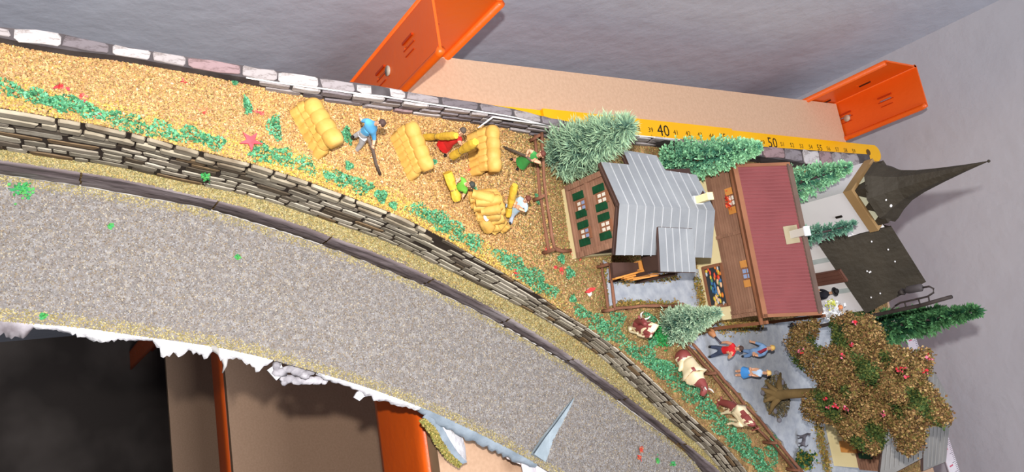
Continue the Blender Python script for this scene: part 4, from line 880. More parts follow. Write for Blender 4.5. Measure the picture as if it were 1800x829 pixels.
def person(name, label, foot, zf, J, top, legs, hair, skirt=None, hat=None, sleeves=None, group=None, look=None, big=1.0):
    """J: joint -> (px, py, offset). skeleton is scaled in real size: radii in cm"""
    f = Fig(foot, zf); T = Thing(name, label, 'figurine', f.b, group)
    rad = dict(pel=.19, chest=.2, neck=.075, head=.115, crown=.10, kneeL=.10, kneeR=.10, footL=.07, footR=.07, toeL=.06, toeR=.06, shL=.10, shR=.10, elL=.065, elR=.065, haL=.045, haR=.045, hipL=.13, hipR=.13)
    JJ = {k: (v[0], v[1], v[2] if len(v) > 2 else 0, rad[k] * big) for k, v in J.items()}
    M_ = [skinm, cmat(top), cmat(legs), skinm if 'barefoot' in label else shoe, cmat(sleeves or top), blk]; E_ = [('pel', 'chest', 1), ('chest', 'neck', 1), ('neck', 'head', 0), ('head', 'crown', 0), ('chest', 'shL', 1), ('chest', 'shR', 1), ('shL', 'elL', 4), ('shR', 'elR', 4), ('elL', 'haL', 0), ('elR', 'haR', 0),
         ('pel', 'kneeL', 2), ('pel', 'kneeR', 2), ('kneeL', 'footL', 0 if skirt else 2), ('kneeR', 'footR', 0 if skirt else 2), ('footL', 'toeL', 3), ('footR', 'toeR', 3)]
    for s_ in 'LR':
        a = JJ['foot' + s_]; JJ['toe' + s_] = (a[0] - 1.5, a[1], a[2] + .16, .05)
    hd, ne = JJ['head'], JJ['neck']; JJ['crown'] = (hd[0] + (hd[0] - ne[0]) * .55, hd[1] + (hd[1] - ne[1]) * .55, hd[2], .085)
    order = ['pel', 'chest', 'neck', 'head', 'crown', 'shL', 'shR', 'elL', 'elR', 'haL', 'haR', 'kneeL', 'kneeR', 'footL', 'footR', 'toeL', 'toeR']; JJ = {k: JJ[k] for k in order}
    def ex(mb, P_):
        h = P_['head']; up_ = unit(P_['crown'] - P_['neck']); fw = unit(f.n + (np.array(look) if look is not None else 0) * 1.0 + V3(0, 0, .25)); fw = unit(fw - up_ * np.dot(fw, up_)); sd = np.cross(up_, fw)
        mb.ball(h + fw * .125 - up_ * .005, (.028,) * 3, 0, 6, 5)
        for k in (-1, 1): mb.ball(h + fw * .1 + sd * k * .045 + up_ * .03, (.016,) * 3, 5, 5, 4); mb.ball(h + sd * k * .118, (.03,) * 3, 0, 6, 4)
        mb.ball(h + fw * .1 - up_ * .055, (.024, .024, .01), 5, 5, 4)
        for s_ in 'LR':
            a, b = P_['el' + s_], P_['ha' + s_]; d = unit(b - a); q = unit(np.cross(d, f.n + V3(.01, .02, .1))); w_ = np.cross(d, q)
            for k in range(4): st = b + q * (k - 1.5) * .024; mb.tube([st, st + d * .055 + w_ * .012, st + d * (.09 + .012 * (k in (1, 2))) + w_ * .04], [.013, .012, .009], 5, 0)
            mb.tube([b + q * .04 - d * .02, b + q * .075 + d * .03, b + q * .07 + d * .06], [.014, .012, .009], 5, 0)
    bo, P_ = build(T, f, JJ, E_, M_, extra=ex)
    h = P_['head']; up_ = unit(P_['crown'] - P_['neck']); mb = MB(); mb.ball(h + up_ * .045 - f.n * .035, (.125, .125, .12), 0, 10, 7, .08); T.part('hair', mb, cmat(hair))
    if hat: mb = MB(); mb.tube([h + up_ * .08, h + up_ * .1], [.22, .22], 14); mb.tube([h + up_ * .1, h + up_ * .24], [.13, .11], 12); T.part('hat', mb, cmat(hat))
    if skirt:
        a, b = P_['chest'] * .35 + P_['pel'] * .65, (P_['kneeL'] + P_['kneeR']) / 2; d = b - a; mb = MB(); rows = []
        ax = unit(d); s1 = unit(np.cross(ax, f.n)); s2 = np.cross(ax, s1)
        for t, r in ((-.05, .15), (.25, .185), (.6, .225), (.92, .27)):
            rows.append([tuple(a + d * t + (s1 * math.cos(k * 6.2832 / 20) + s2 * .75 * math.sin(k * 6.2832 / 20)) * r * (1 + .07 * (k % 2) * t)) for k in range(21)])
        mb.grid(rows); T.part('skirt', mb, cmat(skirt))
    return T, f, P_
def tool(name, label, pts_, f, rad, c, cat='tool', head=None, offs=.15):
    P3 = [f.at(a, b, offs) for a, b in pts_]; T = Thing(name, label, cat, P3[0]); mb = MB(); mb.tube(P3, rad, 7); T.part('handle', mb, cmat(c)); return T, P3
def sheafmesh(p0, p1, r, tie=.35, seed=0):
    """bundle of stalks from cut foot p0 to ears p1, pinched at the tie"""
    d = p1 - p0; L = np.linalg.norm(d); ax = d / L; s1 = unit(np.cross(ax, (.2, .3, .9))); s2 = np.cross(ax, s1); rows = []; rr = random.Random(seed)
    for i in range(11):
        t = i / 10; w_ = r * (1.0 - .28 * math.exp(-((t - tie) / .13) ** 2) + .12 * t) * (1 if t < .93 else .72); row = []
        for k in range(19):
            a = (k % 18) * 6.2832 / 18; g = 1 + .07 * math.sin(a * 6 + seed) + .05 * math.sin(a * 9 + t * 8 + seed) + (.08 * math.sin(t * 24 + a * 3) if t > .6 else 0)
            row.append(tuple(p0 + d * t + (s1 * math.cos(a) + s2 * math.sin(a)) * w_ * g))
        rows.append(row)
    mb = MB(); mb.grid(rows); mb.add(rows[0][:-1], [tuple(range(18))]); mb.add(rows[-1][:-1], [tuple(range(18))]); return mb
straw = mat('painted_straw', (206, 162, 84), (218, 178, 104), scale=70, rough=.6, rnd=.05, bump=.3, bscale=150, c3=(200, 152, 74)); strawb = mat('bright_straw', (222, 182, 62), (206, 162, 60), scale=160, rough=.55, bump=.4, bscale=300)
tiem = cmat((150, 122, 60))
def held_sheaf(label, a, b, f, r, offs, tie=.4):
    p0, p1 = f.at(*a, offs), f.at(*b, offs); T = Thing('wheat_sheaf', label, 'sheaf', p0, 'sheaves held by the harvesters'); T.part('stalks', sheafmesh(p0, p1, r, tie, a[0]), strawb)
    c = p0 + (p1 - p0) * tie; d = unit(p1 - p0); mb = MB(); mb.tube([c - d * .03, c + d * .03], [r * .83, r * .83], 14); T.part('tie_band', mb, tiem)
# harvesters
_, f, _ = person('farmer_figurine', 'farmer figurine in blue shirt and pale trousers bending over a long pole', (621, 256), fz, dict(pel=(643, 231), chest=(652, 222), neck=(661, 217), head=(669, 217), kneeL=(631, 235), footL=(620, 241), kneeR=(635, 253), footR=(623, 269), shL=(645, 212), elL=(636, 212), haL=(633, 205), shR=(656, 234), elR=(658, 245), haR=(656, 256, .15)), (84, 160, 210), (190, 192, 200), (70, 52, 48), sleeves=(84, 160, 210))
tool('wooden_pole', 'grey brown wooden pole held down to the ground by the blue shirted farmer', [(647, 241), (655, 262), (661, 288), (668, 306)], f, .055, (96, 80, 72), 'pole')
_, f, _ = person('woman_figurine', 'woman figurine in red dress walking with yellow sheaves', (773, 266), fz, dict(pel=(789, 250), chest=(803, 242), neck=(808, 236), head=(812, 231), kneeL=(771, 254), footL=(765, 262), kneeR=(786, 262), footR=(783, 273), shL=(800, 235), elL=(793, 234), haL=(790, 240, .2), shR=(808, 245), elR=(808, 250, .1), haR=(810, 254, .2)), (196, 36, 34), (196, 36, 34), (74, 62, 52), skirt=(206, 34, 34))
held_sheaf('yellow sheaf tucked under the arm of the woman in red', (747, 241), (802, 238), f, .13, .26)
held_sheaf('yellow sheaf hanging in the front hand of the woman in red', (796, 274), (836, 249), f, .15, .32)
_, f, _ = person('woman_figurine', 'woman figurine in green dress carrying a pole beside the field fence', (903, 289), fz, dict(pel=(922, 283), chest=(938, 275), neck=(946, 273), head=(952, 271), kneeL=(912, 283), footL=(900, 280), kneeR=(918, 292), footR=(910, 297), shL=(938, 267), elL=(929, 264), haL=(926, 271, .2), shR=(941, 283), elR=(950, 286), haR=(938, 283, .2)), (60, 146, 70), (60, 146, 70), (96, 50, 40), skirt=(52, 136, 62), sleeves=(222, 170, 138))
tool('wooden_pole', 'dark pole carried across the body of the woman in green dress', [(879, 256), (902, 265), (926, 275), (935, 283)], f, .06, (84, 72, 62), 'pole')
_, f, _ = person('harvester_figurine', 'harvester figurine in green shirt with dark headscarf stooping over a sheaf', (792, 332), fz, dict(pel=(801, 330), chest=(814, 326), neck=(820, 325), head=(827, 325), kneeL=(795, 325), footL=(786, 330), kneeR=(805, 340), footR=(796, 343), shL=(815, 316), elL=(809, 313), haL=(802, 320, .3), shR=(818, 334), elR=(816, 340), haR=(813, 346, .2)), (104, 180, 60), (214, 150, 120), (54, 56, 50), sleeves=(104, 180, 60))
held_sheaf('yellow sheaf in the arms of the stooping harvester in green', (786, 303), (804, 352), f, .17, .3, .6)
_, f, _ = person('harvester_figurine', 'harvester figurine in pale blue shirt binding a yellow sheaf at his knee', (892, 378), fz, dict(pel=(905, 369), chest=(917, 358), neck=(922, 353), head=(926, 350), kneeL=(897, 364), footL=(887, 360), kneeR=(900, 379), footR=(897, 393), shL=(914, 348), elL=(908, 352), haL=(904, 360, .2), shR=(925, 362), elR=(924, 371), haR=(911, 366, .2)), (176, 208, 232), (196, 210, 232), (96, 48, 36), sleeves=(176, 208, 232))
held_sheaf('yellow sheaf standing against the pale blue harvester', (893, 378), (905, 325), f, .13, .25, .3)
# village people
_, f, _ = person('sweeper_figurine', 'man figurine in red shirt and dark jeans holding a broom on the square', (1247, 619), 4.1, dict(pel=(1272, 615), chest=(1286, 614), neck=(1294, 613), head=(1300, 612), kneeL=(1260, 610), footL=(1248, 609), kneeR=(1260, 622), footR=(1248, 627), shL=(1288, 605), elL=(1277, 601), haL=(1266, 602), shR=(1287, 623), elR=(1280, 629), haR=(1284, 621, .2)), (204, 32, 40), (66, 76, 104), (60, 40, 34), sleeves=(216, 150, 120))
Tb, P3 = tool('broom', 'wooden broom held by the man in red shirt', [(1267, 602), (1256, 591)], f, .05, (60, 54, 66), 'broom'); mb = MB(); mb.tube([f.at(1257, 592, .15), f.at(1251, 585, .15), f.at(1245, 577, .15)], [.07, .17, .13], 9, jit=.15); Tb.part('bristles', mb, cmat((168, 112, 74)))
_, f, _ = person('man_figurine', 'man figurine in light blue suit with red sash and blond hair', (1306, 622), 4.1, dict(pel=(1327, 618), chest=(1342, 614), neck=(1350, 612), head=(1356, 611), kneeL=(1316, 617), footL=(1304, 616), kneeR=(1317, 624), footR=(1306, 626), shL=(1340, 606), elL=(1329, 602), haL=(1319, 600), shR=(1342, 622), elR=(1334, 625), haR=(1326, 624, .1)), (122, 160, 208), (112, 146, 192), (216, 176, 96), sleeves=(122, 160, 208))
mb = MB(); mb.prism([f.at(a, b, .3) for a, b in ((1331, 617), (1337, 615), (1345, 611), (1344, 616), (1336, 621))], -f.n * .12); o = put('red_sash', mb.mesh('red_sash', cmat((150, 40, 60)), _.org if hasattr(_, 'org') else f.b)); o.parent = [x for x in bpy.data.objects if x.name.startswith('man_figurine')][-1]
_, f, _ = person('woman_figurine', 'small barefoot woman figurine in bright blue and white dress by the tree roots', (1294, 657), 4.1, dict(pel=(1318, 654), chest=(1334, 654), neck=(1342, 655), head=(1349, 655), kneeL=(1306, 651), footL=(1295, 652), kneeR=(1306, 658), footR=(1295, 659), shL=(1336, 649), elL=(1328, 648), haL=(1320, 648, .12), shR=(1336, 660), elR=(1328, 660), haR=(1320, 659, .15)), (180, 206, 236), (84, 150, 222), (222, 180, 110), skirt=(70, 146, 222), sleeves=(222, 170, 138), big=.85)
GB = onc(1452, 516, .3); GB[2] = 4.05; BB = onc(1460, 542, .55); BB[2] = 4.05
_, f, _ = person('groom_figurine', 'figurine in black suit and black hat at the church door', GB, 4.1, dict(pel=(1432, 519), chest=(1450, 517), neck=(1459, 515), head=(1465, 513), kneeL=(1416, 516), footL=(1400, 516), kneeR=(1416, 523), footR=(1400, 524), shL=(1452, 511), elL=(1442, 509), haL=(1434, 511), shR=(1452, 522), elR=(1443, 525), haR=(1434, 523)), (28, 28, 40), (28, 28, 40), (30, 24, 24), hat=(22, 20, 24), big=.85)
_, f, Pb = person('bride_figurine', 'figurine in wide white dress with bouquet before the church', BB, 4.1, dict(pel=(1440, 545), chest=(1460, 543), neck=(1469, 541), head=(1475, 540), kneeL=(1424, 544), footL=(1410, 545), kneeR=(1424, 550), footR=(1410, 552), shL=(1461, 537), elL=(1456, 532), haL=(1457, 532, .25), shR=(1461, 549), elR=(1455, 553), haR=(1456, 546, .25)), (236, 234, 236), (236, 234, 236), (206, 130, 84), skirt=(238, 236, 240), big=.9)
blossom('bridal_bouquet', 'yellow green bouquet held before the white dress', f.at(1460, 532, .45), [(206, 214, 60), (226, 226, 120), (236, 236, 230)], 120, .10, .12, 'bouquet')
q = np.array(f.at(1458, 546, .15)) + rng.normal(size=(420, 3)) * [.2, .18, .22]; o = put('ruffles', flakes('ruffles', q, .2, [(236, 236, 240), (222, 224, 230), (244, 244, 246)], org=f.b, flat=1, aspect=.9)); o.parent = [x for x in bpy.data.objects if x.name.startswith('bride_figurine')][-1]; o['kind'] = 'stuff'

# ------------------------------------------------------------ cows and dog
cowc = mat('cow_cream', (236, 216, 176), (246, 230, 196), scale=60, rough=.45, spec=.5); cowb = mat('cow_brown', (136, 64, 62), (150, 76, 72), scale=90, rough=.45, spec=.5); hoof = mat('hoof_grey', (130, 120, 104), rough=.6)
def animal(T, f, J, E_, patches, base_m, patch_m, extra=None, sub=2):
    names = list(J); idx = {k: i for i, k in enumerate(names)}; V0 = [f.at(*J[k][:3]) for k in names]; V, F = skin(V0, [(idx[a], idx[b]) for a, b in E_], [J[k][3] for k in names], sub)
    pc = [(f.at(a, b, o_), r) for a, b, o_, r in patches]; mb = MB(); mi = []
    for fa in F:
        c = np.mean([V[i] for i in fa], 0); mi.append(1 if any(np.linalg.norm((c - p) * 1.0) < r * (1 + .18 * math.sin(c[0] * 23 + c[2] * 17)) for p, r in pc) else 0)
    mb.add(V, F, 0, True); mb.m = mi
    if extra: extra(mb, dict(zip(names, V0)))
    T.part('body', mb, [base_m, patch_m, hoof, blk]); return dict(zip(names, V0))
def headbits(T, Pn, f, hk='head', mk='muz', horn=True, hm=None):
    h, m_ = Pn[hk], Pn[mk]; d = unit(m_ - h); sd = unit(np.cross(d, V3(0, 0, 1))); up_ = np.cross(sd, d); up_ = up_ if up_[2] > 0 else -up_
    for k in (-1, 1):
        mb = MB(); mb.ball(h + sd * k * .2 - d * .04 + up_ * .04, (.09, .06, .04)); T.part('ear', mb, cowb if hm is None else hm)
        if horn: mb = MB(); mb.tube([h + sd * k * .1 + up_ * .08 - d * .08, h + sd * k * .2 + up_ * .2 - d * .08, h + sd * k * .2 + up_ * .34 - d * .04], [.045, .035, .012], 7); T.part('horn', mb, mat('horn_white', (228, 224, 216), rough=.4))
        mb = MB(); mb.ball(h + sd * k * .12 + d * .08 + up_ * .05, (.025,) * 3, 0, 6, 5); T.part('eye', mb, blk)
# curled cow
f = Fig((1112, 583), 4.05); T = Thing('cow_figurine', 'brown and cream cow lying curled below the single fence rail', 'figurine', f.b, 'model cows')
Pn = animal(T, f, dict(rump=(1148, 580, 0, .26), mid=(1132, 578, .05, .3), chest=(1118, 572, 0, .27), neck=(1121, 565, .12, .18), head=(1129, 563, .25, .15), muz=(1135, 571, .38, .10), hipb=(1152, 568, -.1, .22), f1=(1108, 575, .2, .09), f2=(1107, 582, .3, .06), f3=(1122, 586, .35, .05), h1=(1144, 590, .2, .11), h2=(1130, 590, .3, .07), h3=(1120, 588, .35, .04)),
            [('rump', 'mid'), ('mid', 'chest'), ('chest', 'neck'), ('neck', 'head'), ('head', 'muz'), ('rump', 'hipb'), ('chest', 'f1'), ('f1', 'f2'), ('f2', 'f3'), ('rump', 'h1'), ('h1', 'h2'), ('h2', 'h3')], [(1124, 567, .2, .36), (1133, 566, .3, .26), (1140, 587, .15, .24)], cowc, cowb)
headbits(T, Pn, f)
# long cow by the fence
f = Fig((1192, 640), 4.0); T = Thing('cow_figurine', 'cream cow with brown rump and head lying by the top of the long fence', 'figurine', f.b, 'model cows')
Pn = animal(T, f, dict(mid=(1213, 645, 0, .42), rump=(1200, 625, -.05, .38), tail=(1196, 612, -.05, .3), bel=(1220, 658, 0, .38), chest=(1228, 668, 0, .33), neck=(1236, 676, .05, .22), head=(1239, 683, .1, .17), muz=(1233, 696, .2, .11), f1=(1214, 672, .25, .10), f2=(1206, 672, .3, .06), h1=(1198, 646, .35, .12), h2=(1193, 652, .4, .07)),
            [('mid', 'rump'), ('rump', 'tail'), ('mid', 'bel'), ('bel', 'chest'), ('chest', 'neck'), ('neck', 'head'), ('head', 'muz'), ('chest', 'f1'), ('f1', 'f2'), ('rump', 'h1'), ('h1', 'h2')], [(1195, 613, .1, .52), (1215, 640, .42, .3), (1237, 678, .1, .42), (1233, 694, .2, .3)], cowc, cowb)
headbits(T, Pn, f)
# grazing cow
f = Fig((1268, 735), 4.0); T = Thing('cow_figurine', 'brown and cream cow standing with lowered head, furthest down the long fence', 'figurine', f.b, 'model cows')
Pn = animal(T, f, dict(mid=(1305, 728, 0, .3), wither=(1294, 714, 0, .28), neck=(1278, 709, .05, .19), head=(1264, 706, .1, .13), muz=(1252, 703, .2, .085), rump=(1318, 741, 0, .29), tb=(1330, 748, 0, .14), fl=(1286, 722, .12, .15), fk=(1276, 724, .16, .075), ff=(1262, 729, .16, .05), gl=(1287, 718, -.15, .13), gk=(1276, 716, -.2, .07), gf=(1262, 720, -.2, .05), hl=(1305, 744, .12, .17), hk=(1294, 746, .18, .09), hh=(1287, 743, .16, .06), hf=(1278, 745, .18, .05), il=(1306, 738, -.15, .14), ik=(1295, 738, -.2, .08), if_=(1281, 736, -.2, .05)),
            [('mid', 'wither'), ('wither', 'neck'), ('neck', 'head'), ('head', 'muz'), ('mid', 'rump'), ('rump', 'tb'), ('wither', 'fl'), ('fl', 'fk'), ('fk', 'ff'), ('wither', 'gl'), ('gl', 'gk'), ('gk', 'gf'), ('rump', 'hl'), ('hl', 'hk'), ('hk', 'hh'), ('hh', 'hf'), ('rump', 'il'), ('il', 'ik'), ('ik', 'if_')], [(1290, 710, .1, .32), (1275, 708, .1, .34), (1255, 704, .2, .3), (1312, 730, .3, .33), (1331, 750, 0, .3), (1320, 752, .1, .2)], cowc, cowb)
headbits(T, Pn, f, horn=False)
mb = MB(); mb.tube([Pn['tb'], f.at(1334, 752, .05), f.at(1322, 756, .1)], [.05, .03, .035], 6); T.part('tail', mb, cowb)
# dog
f = Fig((1401, 772), 4.12); T = Thing('dog_figurine', 'small dark grey dog figurine on the grey square near the cottage', 'figurine', f.b); gd = cmat((84, 80, 88)); gd2 = cmat((66, 62, 70))
Pn = animal(T, f, dict(mid=(1413, 772, 0, .09), chest=(1414, 766, 0, .09), neck=(1417, 763, 0, .06), head=(1421, 762, .03, .065), muz=(1424, 765, .1, .035), rump=(1412, 779, 0, .085), a=(1407, 766, .08, .04), a2=(1400, 764, .1, .025), b=(1407, 769, -.08, .04), b2=(1401, 771, -.1, .025), c=(1407, 779, .08, .045), c2=(1403, 778, .08, .025), d=(1408, 783, -.06, .04), d2=(1403, 785, -.08, .025), t=(1416, 785, 0, .025), t2=(1421, 781, 0, .015)),
            [('mid', 'chest'), ('chest', 'neck'), ('neck', 'head'), ('head', 'muz'), ('mid', 'rump'), ('chest', 'a'), ('a', 'a2'), ('chest', 'b'), ('b', 'b2'), ('rump', 'c'), ('c', 'c2'), ('rump', 'd'), ('d', 'd2'), ('rump', 't'), ('t', 't2')], [(1412, 772, .1, .08)], gd, gd2)
for k in (-1, 1): mb = MB(); h = Pn['head']; mb.tube([h + [0, k * .04, .04], h + [0, k * .05, .12]], [.03, .008], 5); T.part('ear', mb, gd2)

# ------------------------------------------------------------ stooks of sheaves
def stook(label, A_, B_, n, h, ridge_a, ridge_b, lean=.75, r=.24, capr=.3, group='stooks of sheaves in the field'):
    a, b = PF(*A_, fz), PF(*B_, fz); T = Thing('sheaf_stook', label, 'stook', (a + b) / 2, group)
    ra_, rb_ = PZ(*ridge_a, a + (unit([a[0], a[1], 0]) * .45)), PZ(*ridge_b, b + (unit([b[0], b[1], 0]) * .45))
    for i in range(n):
        t = (i + .5) / n; p = a + (b - a) * t; q = ra_ + (rb_ - ra_) * t; q = q + (p - q) * .12; T.part('sheaf', sheafmesh(p, p + (q - p) * .62, r * 1.05, .9, i), straw); T.part('sheaf', sheafmesh(p + (q - p) * .5 + V3(-.02, -.07, .1), q + V3(0, -.05, .05), r * 1.0, .9, i + 9), straw)
        back = p + (q - p) * np.array([2, 2, 0]) + 0; back[2] = p[2]; T.part('sheaf', sheafmesh(back, q, r, .5, i + 50), straw)
    L = rb_ - ra_; m_ = 4; Ln = np.linalg.norm(L)
    for i in range(m_):
        c0 = ra_ + L * (i / m_ - .03); c1 = ra_ + L * ((i + 1) / m_ + .1); pts_ = [c0 + (c1 - c0) * k / 6 for k in range(7)]
        mb = MB(); mb.tube(pts_, [capr * w_ for w_ in (.66, .88, 1.0, 1.02, 1.0, .9, .7)], 16, jit=.07); T.part('cap_sheaf', mb, straw)
    return T
stook('stook of golden sheaves nearest the left end of the field, by the parapet', (512, 196), (561, 278), 6, 1.5, (544, 180), (588, 248), r=.2, capr=.33)
stook('stook of golden sheaves between the blue farmer and the woman in red', (689, 240), (722, 316), 7, 1.5, (721, 218), (750, 292), r=.17, capr=.28)
stook('stook of golden sheaves touching the parapet behind the woman in red', (825, 238), (830, 308), 6, 1.5, (865, 224), (869, 295), r=.18, capr=.28)
# collapsed heap
T = Thing('sheaf_heap', 'fallen golden heap of sheaves between two bending harvesters', 'stook', PF(850, 370, fz), 'stooks of sheaves in the field')
for i, (a, b, ha, hb_, r) in enumerate([((824, 345), (876, 342), .35, 1.1, .22), ((828, 358), (884, 354), .35, 1.2, .24), ((836, 372), (888, 366), .3, 1.1, .22), ((842, 386), (868, 372), .3, 1.0, .2), ((850, 392), (886, 380), .25, .9, .22), ((866, 408), (886, 384), .2, .7, .2), ((860, 402), (878, 396), .2, .6, .18), ((880, 404), (890, 392), .2, .5, .22), ((846, 382), (862, 404), .6, .4, .22), ((830, 340), (868, 350), .9, 1.3, .2), ((826, 350), (880, 346), .6, 1.25, .2), ((832, 364), (884, 360), .6, 1.25, .2), ((840, 380), (880, 376), .5, 1.1, .2), ((836, 356), (880, 350), .9, 1.4, .18), ((846, 372), (880, 366), .8, 1.3, .18)]):
    p0 = PF(*a, lambda y: fz(y) + ha); p1 = PF(*b, lambda y: fz(y) + hb_); T.part('sheaf', sheafmesh(p0, p1, r, .1, i * 7), straw)
wh = mat('white_paint_patch', (250, 246, 236), rough=.5)
mb = MB(); mb.ball(PF(855, 381, lambda y: fz(y) + .82), (.17, .12, .05), jit=.15); T.part('bare_patch', mb, wh, label='white patch where paint is missing')

# ------------------------------------------------------------ conifers
def RAY(x, y, Y):
    r = ray(x, y); q = C0v + r * (Y / r[1]); q[2] = 4.0; return q
def conifer(name, label, basep, top, R, n, nl, dark, mid_, tip, droop=0, exp_=.75, low=.06, nw=.05, up=.35, group='bottle brush conifers'):
    b = np.array(basep); f_n = -unit(V3(b[0], b[1], 0)); t_ = PP(top[0], top[1], b, f_n); ax = t_ - b; H = np.linalg.norm(ax); a = ax / H; s1 = unit(np.cross(a, (0.1, 1, 0))); s2 = np.cross(a, s1)
    T = Thing(name, label, 'model tree', b, group)
    mb = MB(); mb.tube([b - a * .1, b + a * H * .5, t_ - a * .05], [.11, .07, .02], 7); T.part('trunk', mb, cmat((72, 58, 60)))
    nb = n // 16; tt = low + (1 - low) * rng.random(nb) ** 1.15; az = rng.random(nb) * 6.2832; rr_ = R * (1 - tt) ** exp_ * (1 - .35 * np.exp(-((tt - low) / .05) ** 2)) * (.75 + .3 * rng.random(nb)) + .06
    dirn = np.outer(np.cos(az), s1) + np.outer(np.sin(az), s2)
    # needles along each branch
    k = rng.random((nb, 16)) ** .55; root = (b + np.outer(tt * H, a))[:, None, :] + dirn[:, None, :] * (k * rr_[:, None])[:, :, None] + a * (k[..., None] * (rr_ * (up - droop))[:, None, None])
    nd = dirn[:, None, :] * .8 + a * .45 + rng.normal(size=(nb, 16, 3)) * .45; nd /= np.linalg.norm(nd, axis=2)[..., None]
    root = root.reshape(-1, 3); nd = nd.reshape(-1, 3); m = len(root); ln = nl * (.6 + .7 * rng.random(m))[:, None]; w = np.cross(nd, rng.normal(size=(m, 3))); w /= np.linalg.norm(w, axis=1)[:, None]
    V = np.stack([root - w * nw / 2, root + nd * ln * .55 - w * nw * .5, root + nd * ln, root + nd * ln * .55 + w * nw * .5], 1).reshape(-1, 3)
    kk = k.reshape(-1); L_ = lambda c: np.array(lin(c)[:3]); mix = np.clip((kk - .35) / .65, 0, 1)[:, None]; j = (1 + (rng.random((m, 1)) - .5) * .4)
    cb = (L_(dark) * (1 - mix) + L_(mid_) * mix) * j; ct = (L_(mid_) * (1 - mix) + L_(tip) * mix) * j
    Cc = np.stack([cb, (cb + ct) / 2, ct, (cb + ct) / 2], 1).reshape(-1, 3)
    T.part('foliage', colmesh('foliage', V, np.arange(4 * m).reshape(-1, 4), np.clip(Cc, 0, 1), FLAKE, T.org), FLAKE, stuff=True); return T
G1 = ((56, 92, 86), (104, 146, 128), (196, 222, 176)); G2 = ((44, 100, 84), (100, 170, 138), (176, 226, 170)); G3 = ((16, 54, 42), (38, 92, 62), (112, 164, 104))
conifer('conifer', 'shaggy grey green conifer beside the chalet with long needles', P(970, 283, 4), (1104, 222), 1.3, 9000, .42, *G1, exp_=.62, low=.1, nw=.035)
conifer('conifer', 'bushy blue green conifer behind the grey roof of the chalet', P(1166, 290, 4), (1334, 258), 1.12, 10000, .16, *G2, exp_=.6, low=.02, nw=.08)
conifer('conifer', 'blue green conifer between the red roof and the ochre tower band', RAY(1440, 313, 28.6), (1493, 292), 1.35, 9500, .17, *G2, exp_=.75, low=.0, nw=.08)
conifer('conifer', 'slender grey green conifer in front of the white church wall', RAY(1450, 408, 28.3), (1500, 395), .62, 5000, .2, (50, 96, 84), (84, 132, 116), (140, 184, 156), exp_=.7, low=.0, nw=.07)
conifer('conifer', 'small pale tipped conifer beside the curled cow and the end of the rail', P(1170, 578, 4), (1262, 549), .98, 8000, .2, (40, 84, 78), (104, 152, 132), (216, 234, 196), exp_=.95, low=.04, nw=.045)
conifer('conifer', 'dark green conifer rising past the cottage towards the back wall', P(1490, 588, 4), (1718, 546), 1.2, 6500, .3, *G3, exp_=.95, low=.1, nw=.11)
blossom('turf_clump', 'bright green foam clump at the foot of the small pale conifer', P(1163, 588, 4.1), [(60, 166, 90), (50, 140, 76), (80, 180, 100)], 420, np.array([.22, .22, .1]), .14, 'foliage')
blossom('round_bush', 'small round dark bush with yellow edge near the fence end', P(1413, 808, 4.3), [(40, 90, 60), (30, 70, 44), (150, 140, 50), (120, 110, 50)], 700, np.array([.2, .2, .2]), .14, 'bush')
blossom('dark_clump', 'dark clump at the foot of the black mast', P(1394, 576, 4.2), [(44, 44, 52), (60, 60, 66)], 160, .1, .14, 'foliage')
mb = MB(); c = P(1036, 513, 4.1); mb.ball(c, (.2, .13, .1), seg=8, rings=6, jit=.3); T = Thing('painted_scrap', 'tiny red and white painted scrap on the grass by the short fence', 'scrap', c); T.part('white_piece', mb, cmat((226, 222, 206)))
mb = MB(); mb.prism([P(a, b, 4.2) for a, b in ((1029, 513), (1038, 505), (1047, 505), (1046, 509), (1036, 515))], (0, 0, -.08)); T.part('red_piece', mb, cmat((206, 60, 60)))
mb = MB(); cc0 = PF(441, 247, lambda y: fz(y) + .15); star = []
for k in range(10): a = k * .6283; r = .33 if k % 2 == 0 else .12; star.append(cc0 + V3(math.cos(a) * r, math.sin(a) * r * 1.1, .02 * (k % 3)))
mb.prism(star, (0, 0, -.05)); single('red_leaf', mb, cmat((232, 70, 80)), 'red star shaped leaf lying at the edge of the golden field', 'leaf', cc0)
blossom('wall_moss', 'small green tuft stuck low on the retaining wall', P(362, 312, 4.6), [(60, 160, 90), (90, 170, 90)], 60, .06, .1, 'foliage')

# ------------------------------------------------------------ dark mast with lamp
mastm = cmat((52, 44, 42)); b0 = P(1396, 578, 4); fN = -unit(V3(b0[0], b0[1], 0)); mp_ = lambda x, y, o_=0: PP(x, y, b0 + fN * o_, fN)
T = Thing('lamp_mast', 'thin black mast with hooked lamp standing before the church', 'lamp post', b0)
b1 = mp_(1440, 573); mb = MB(); mb.tube([b0, b1, mp_(1540, 553), mp_(1620, 536), mp_(1673, 521)], [.13, .09, .085, .085, .08], 10); T.part('pole', mb, mastm)
mb = MB(); mb.tube([mp_(1574, 537), mp_(1582, 532), mp_(1600, 528), mp_(1630, 521), mp_(1641, 514), mp_(1641, 507), mp_(1633, 503), mp_(1623, 505)], .04, 8); T.part('hooked_arm', mb, mastm)
for x0, y0, x1, y1 in ((1590, 531, 1594, 543), (1614, 524, 1618, 537), (1574, 537, 1563, 548), (1632, 520, 1634, 532)): mb = MB(); mb.tube([mp_(x0, y0), mp_(x1, y1)], .03, 6); T.part('strut', mb, mastm)
mb = MB(); mb.tube([mp_(1590, 512), mp_(1597, 509), mp_(1619, 505), mp_(1622, 505)], [.06, .17, .17, .08], 10); T.part('lamp_housing', mb, cmat((70, 64, 66)))
mb = MB(); mb.tube([mp_(1588, 512), mp_(1580, 515)], [.16, .08], 8); T.part('lamp_bracket', mb, mastm)

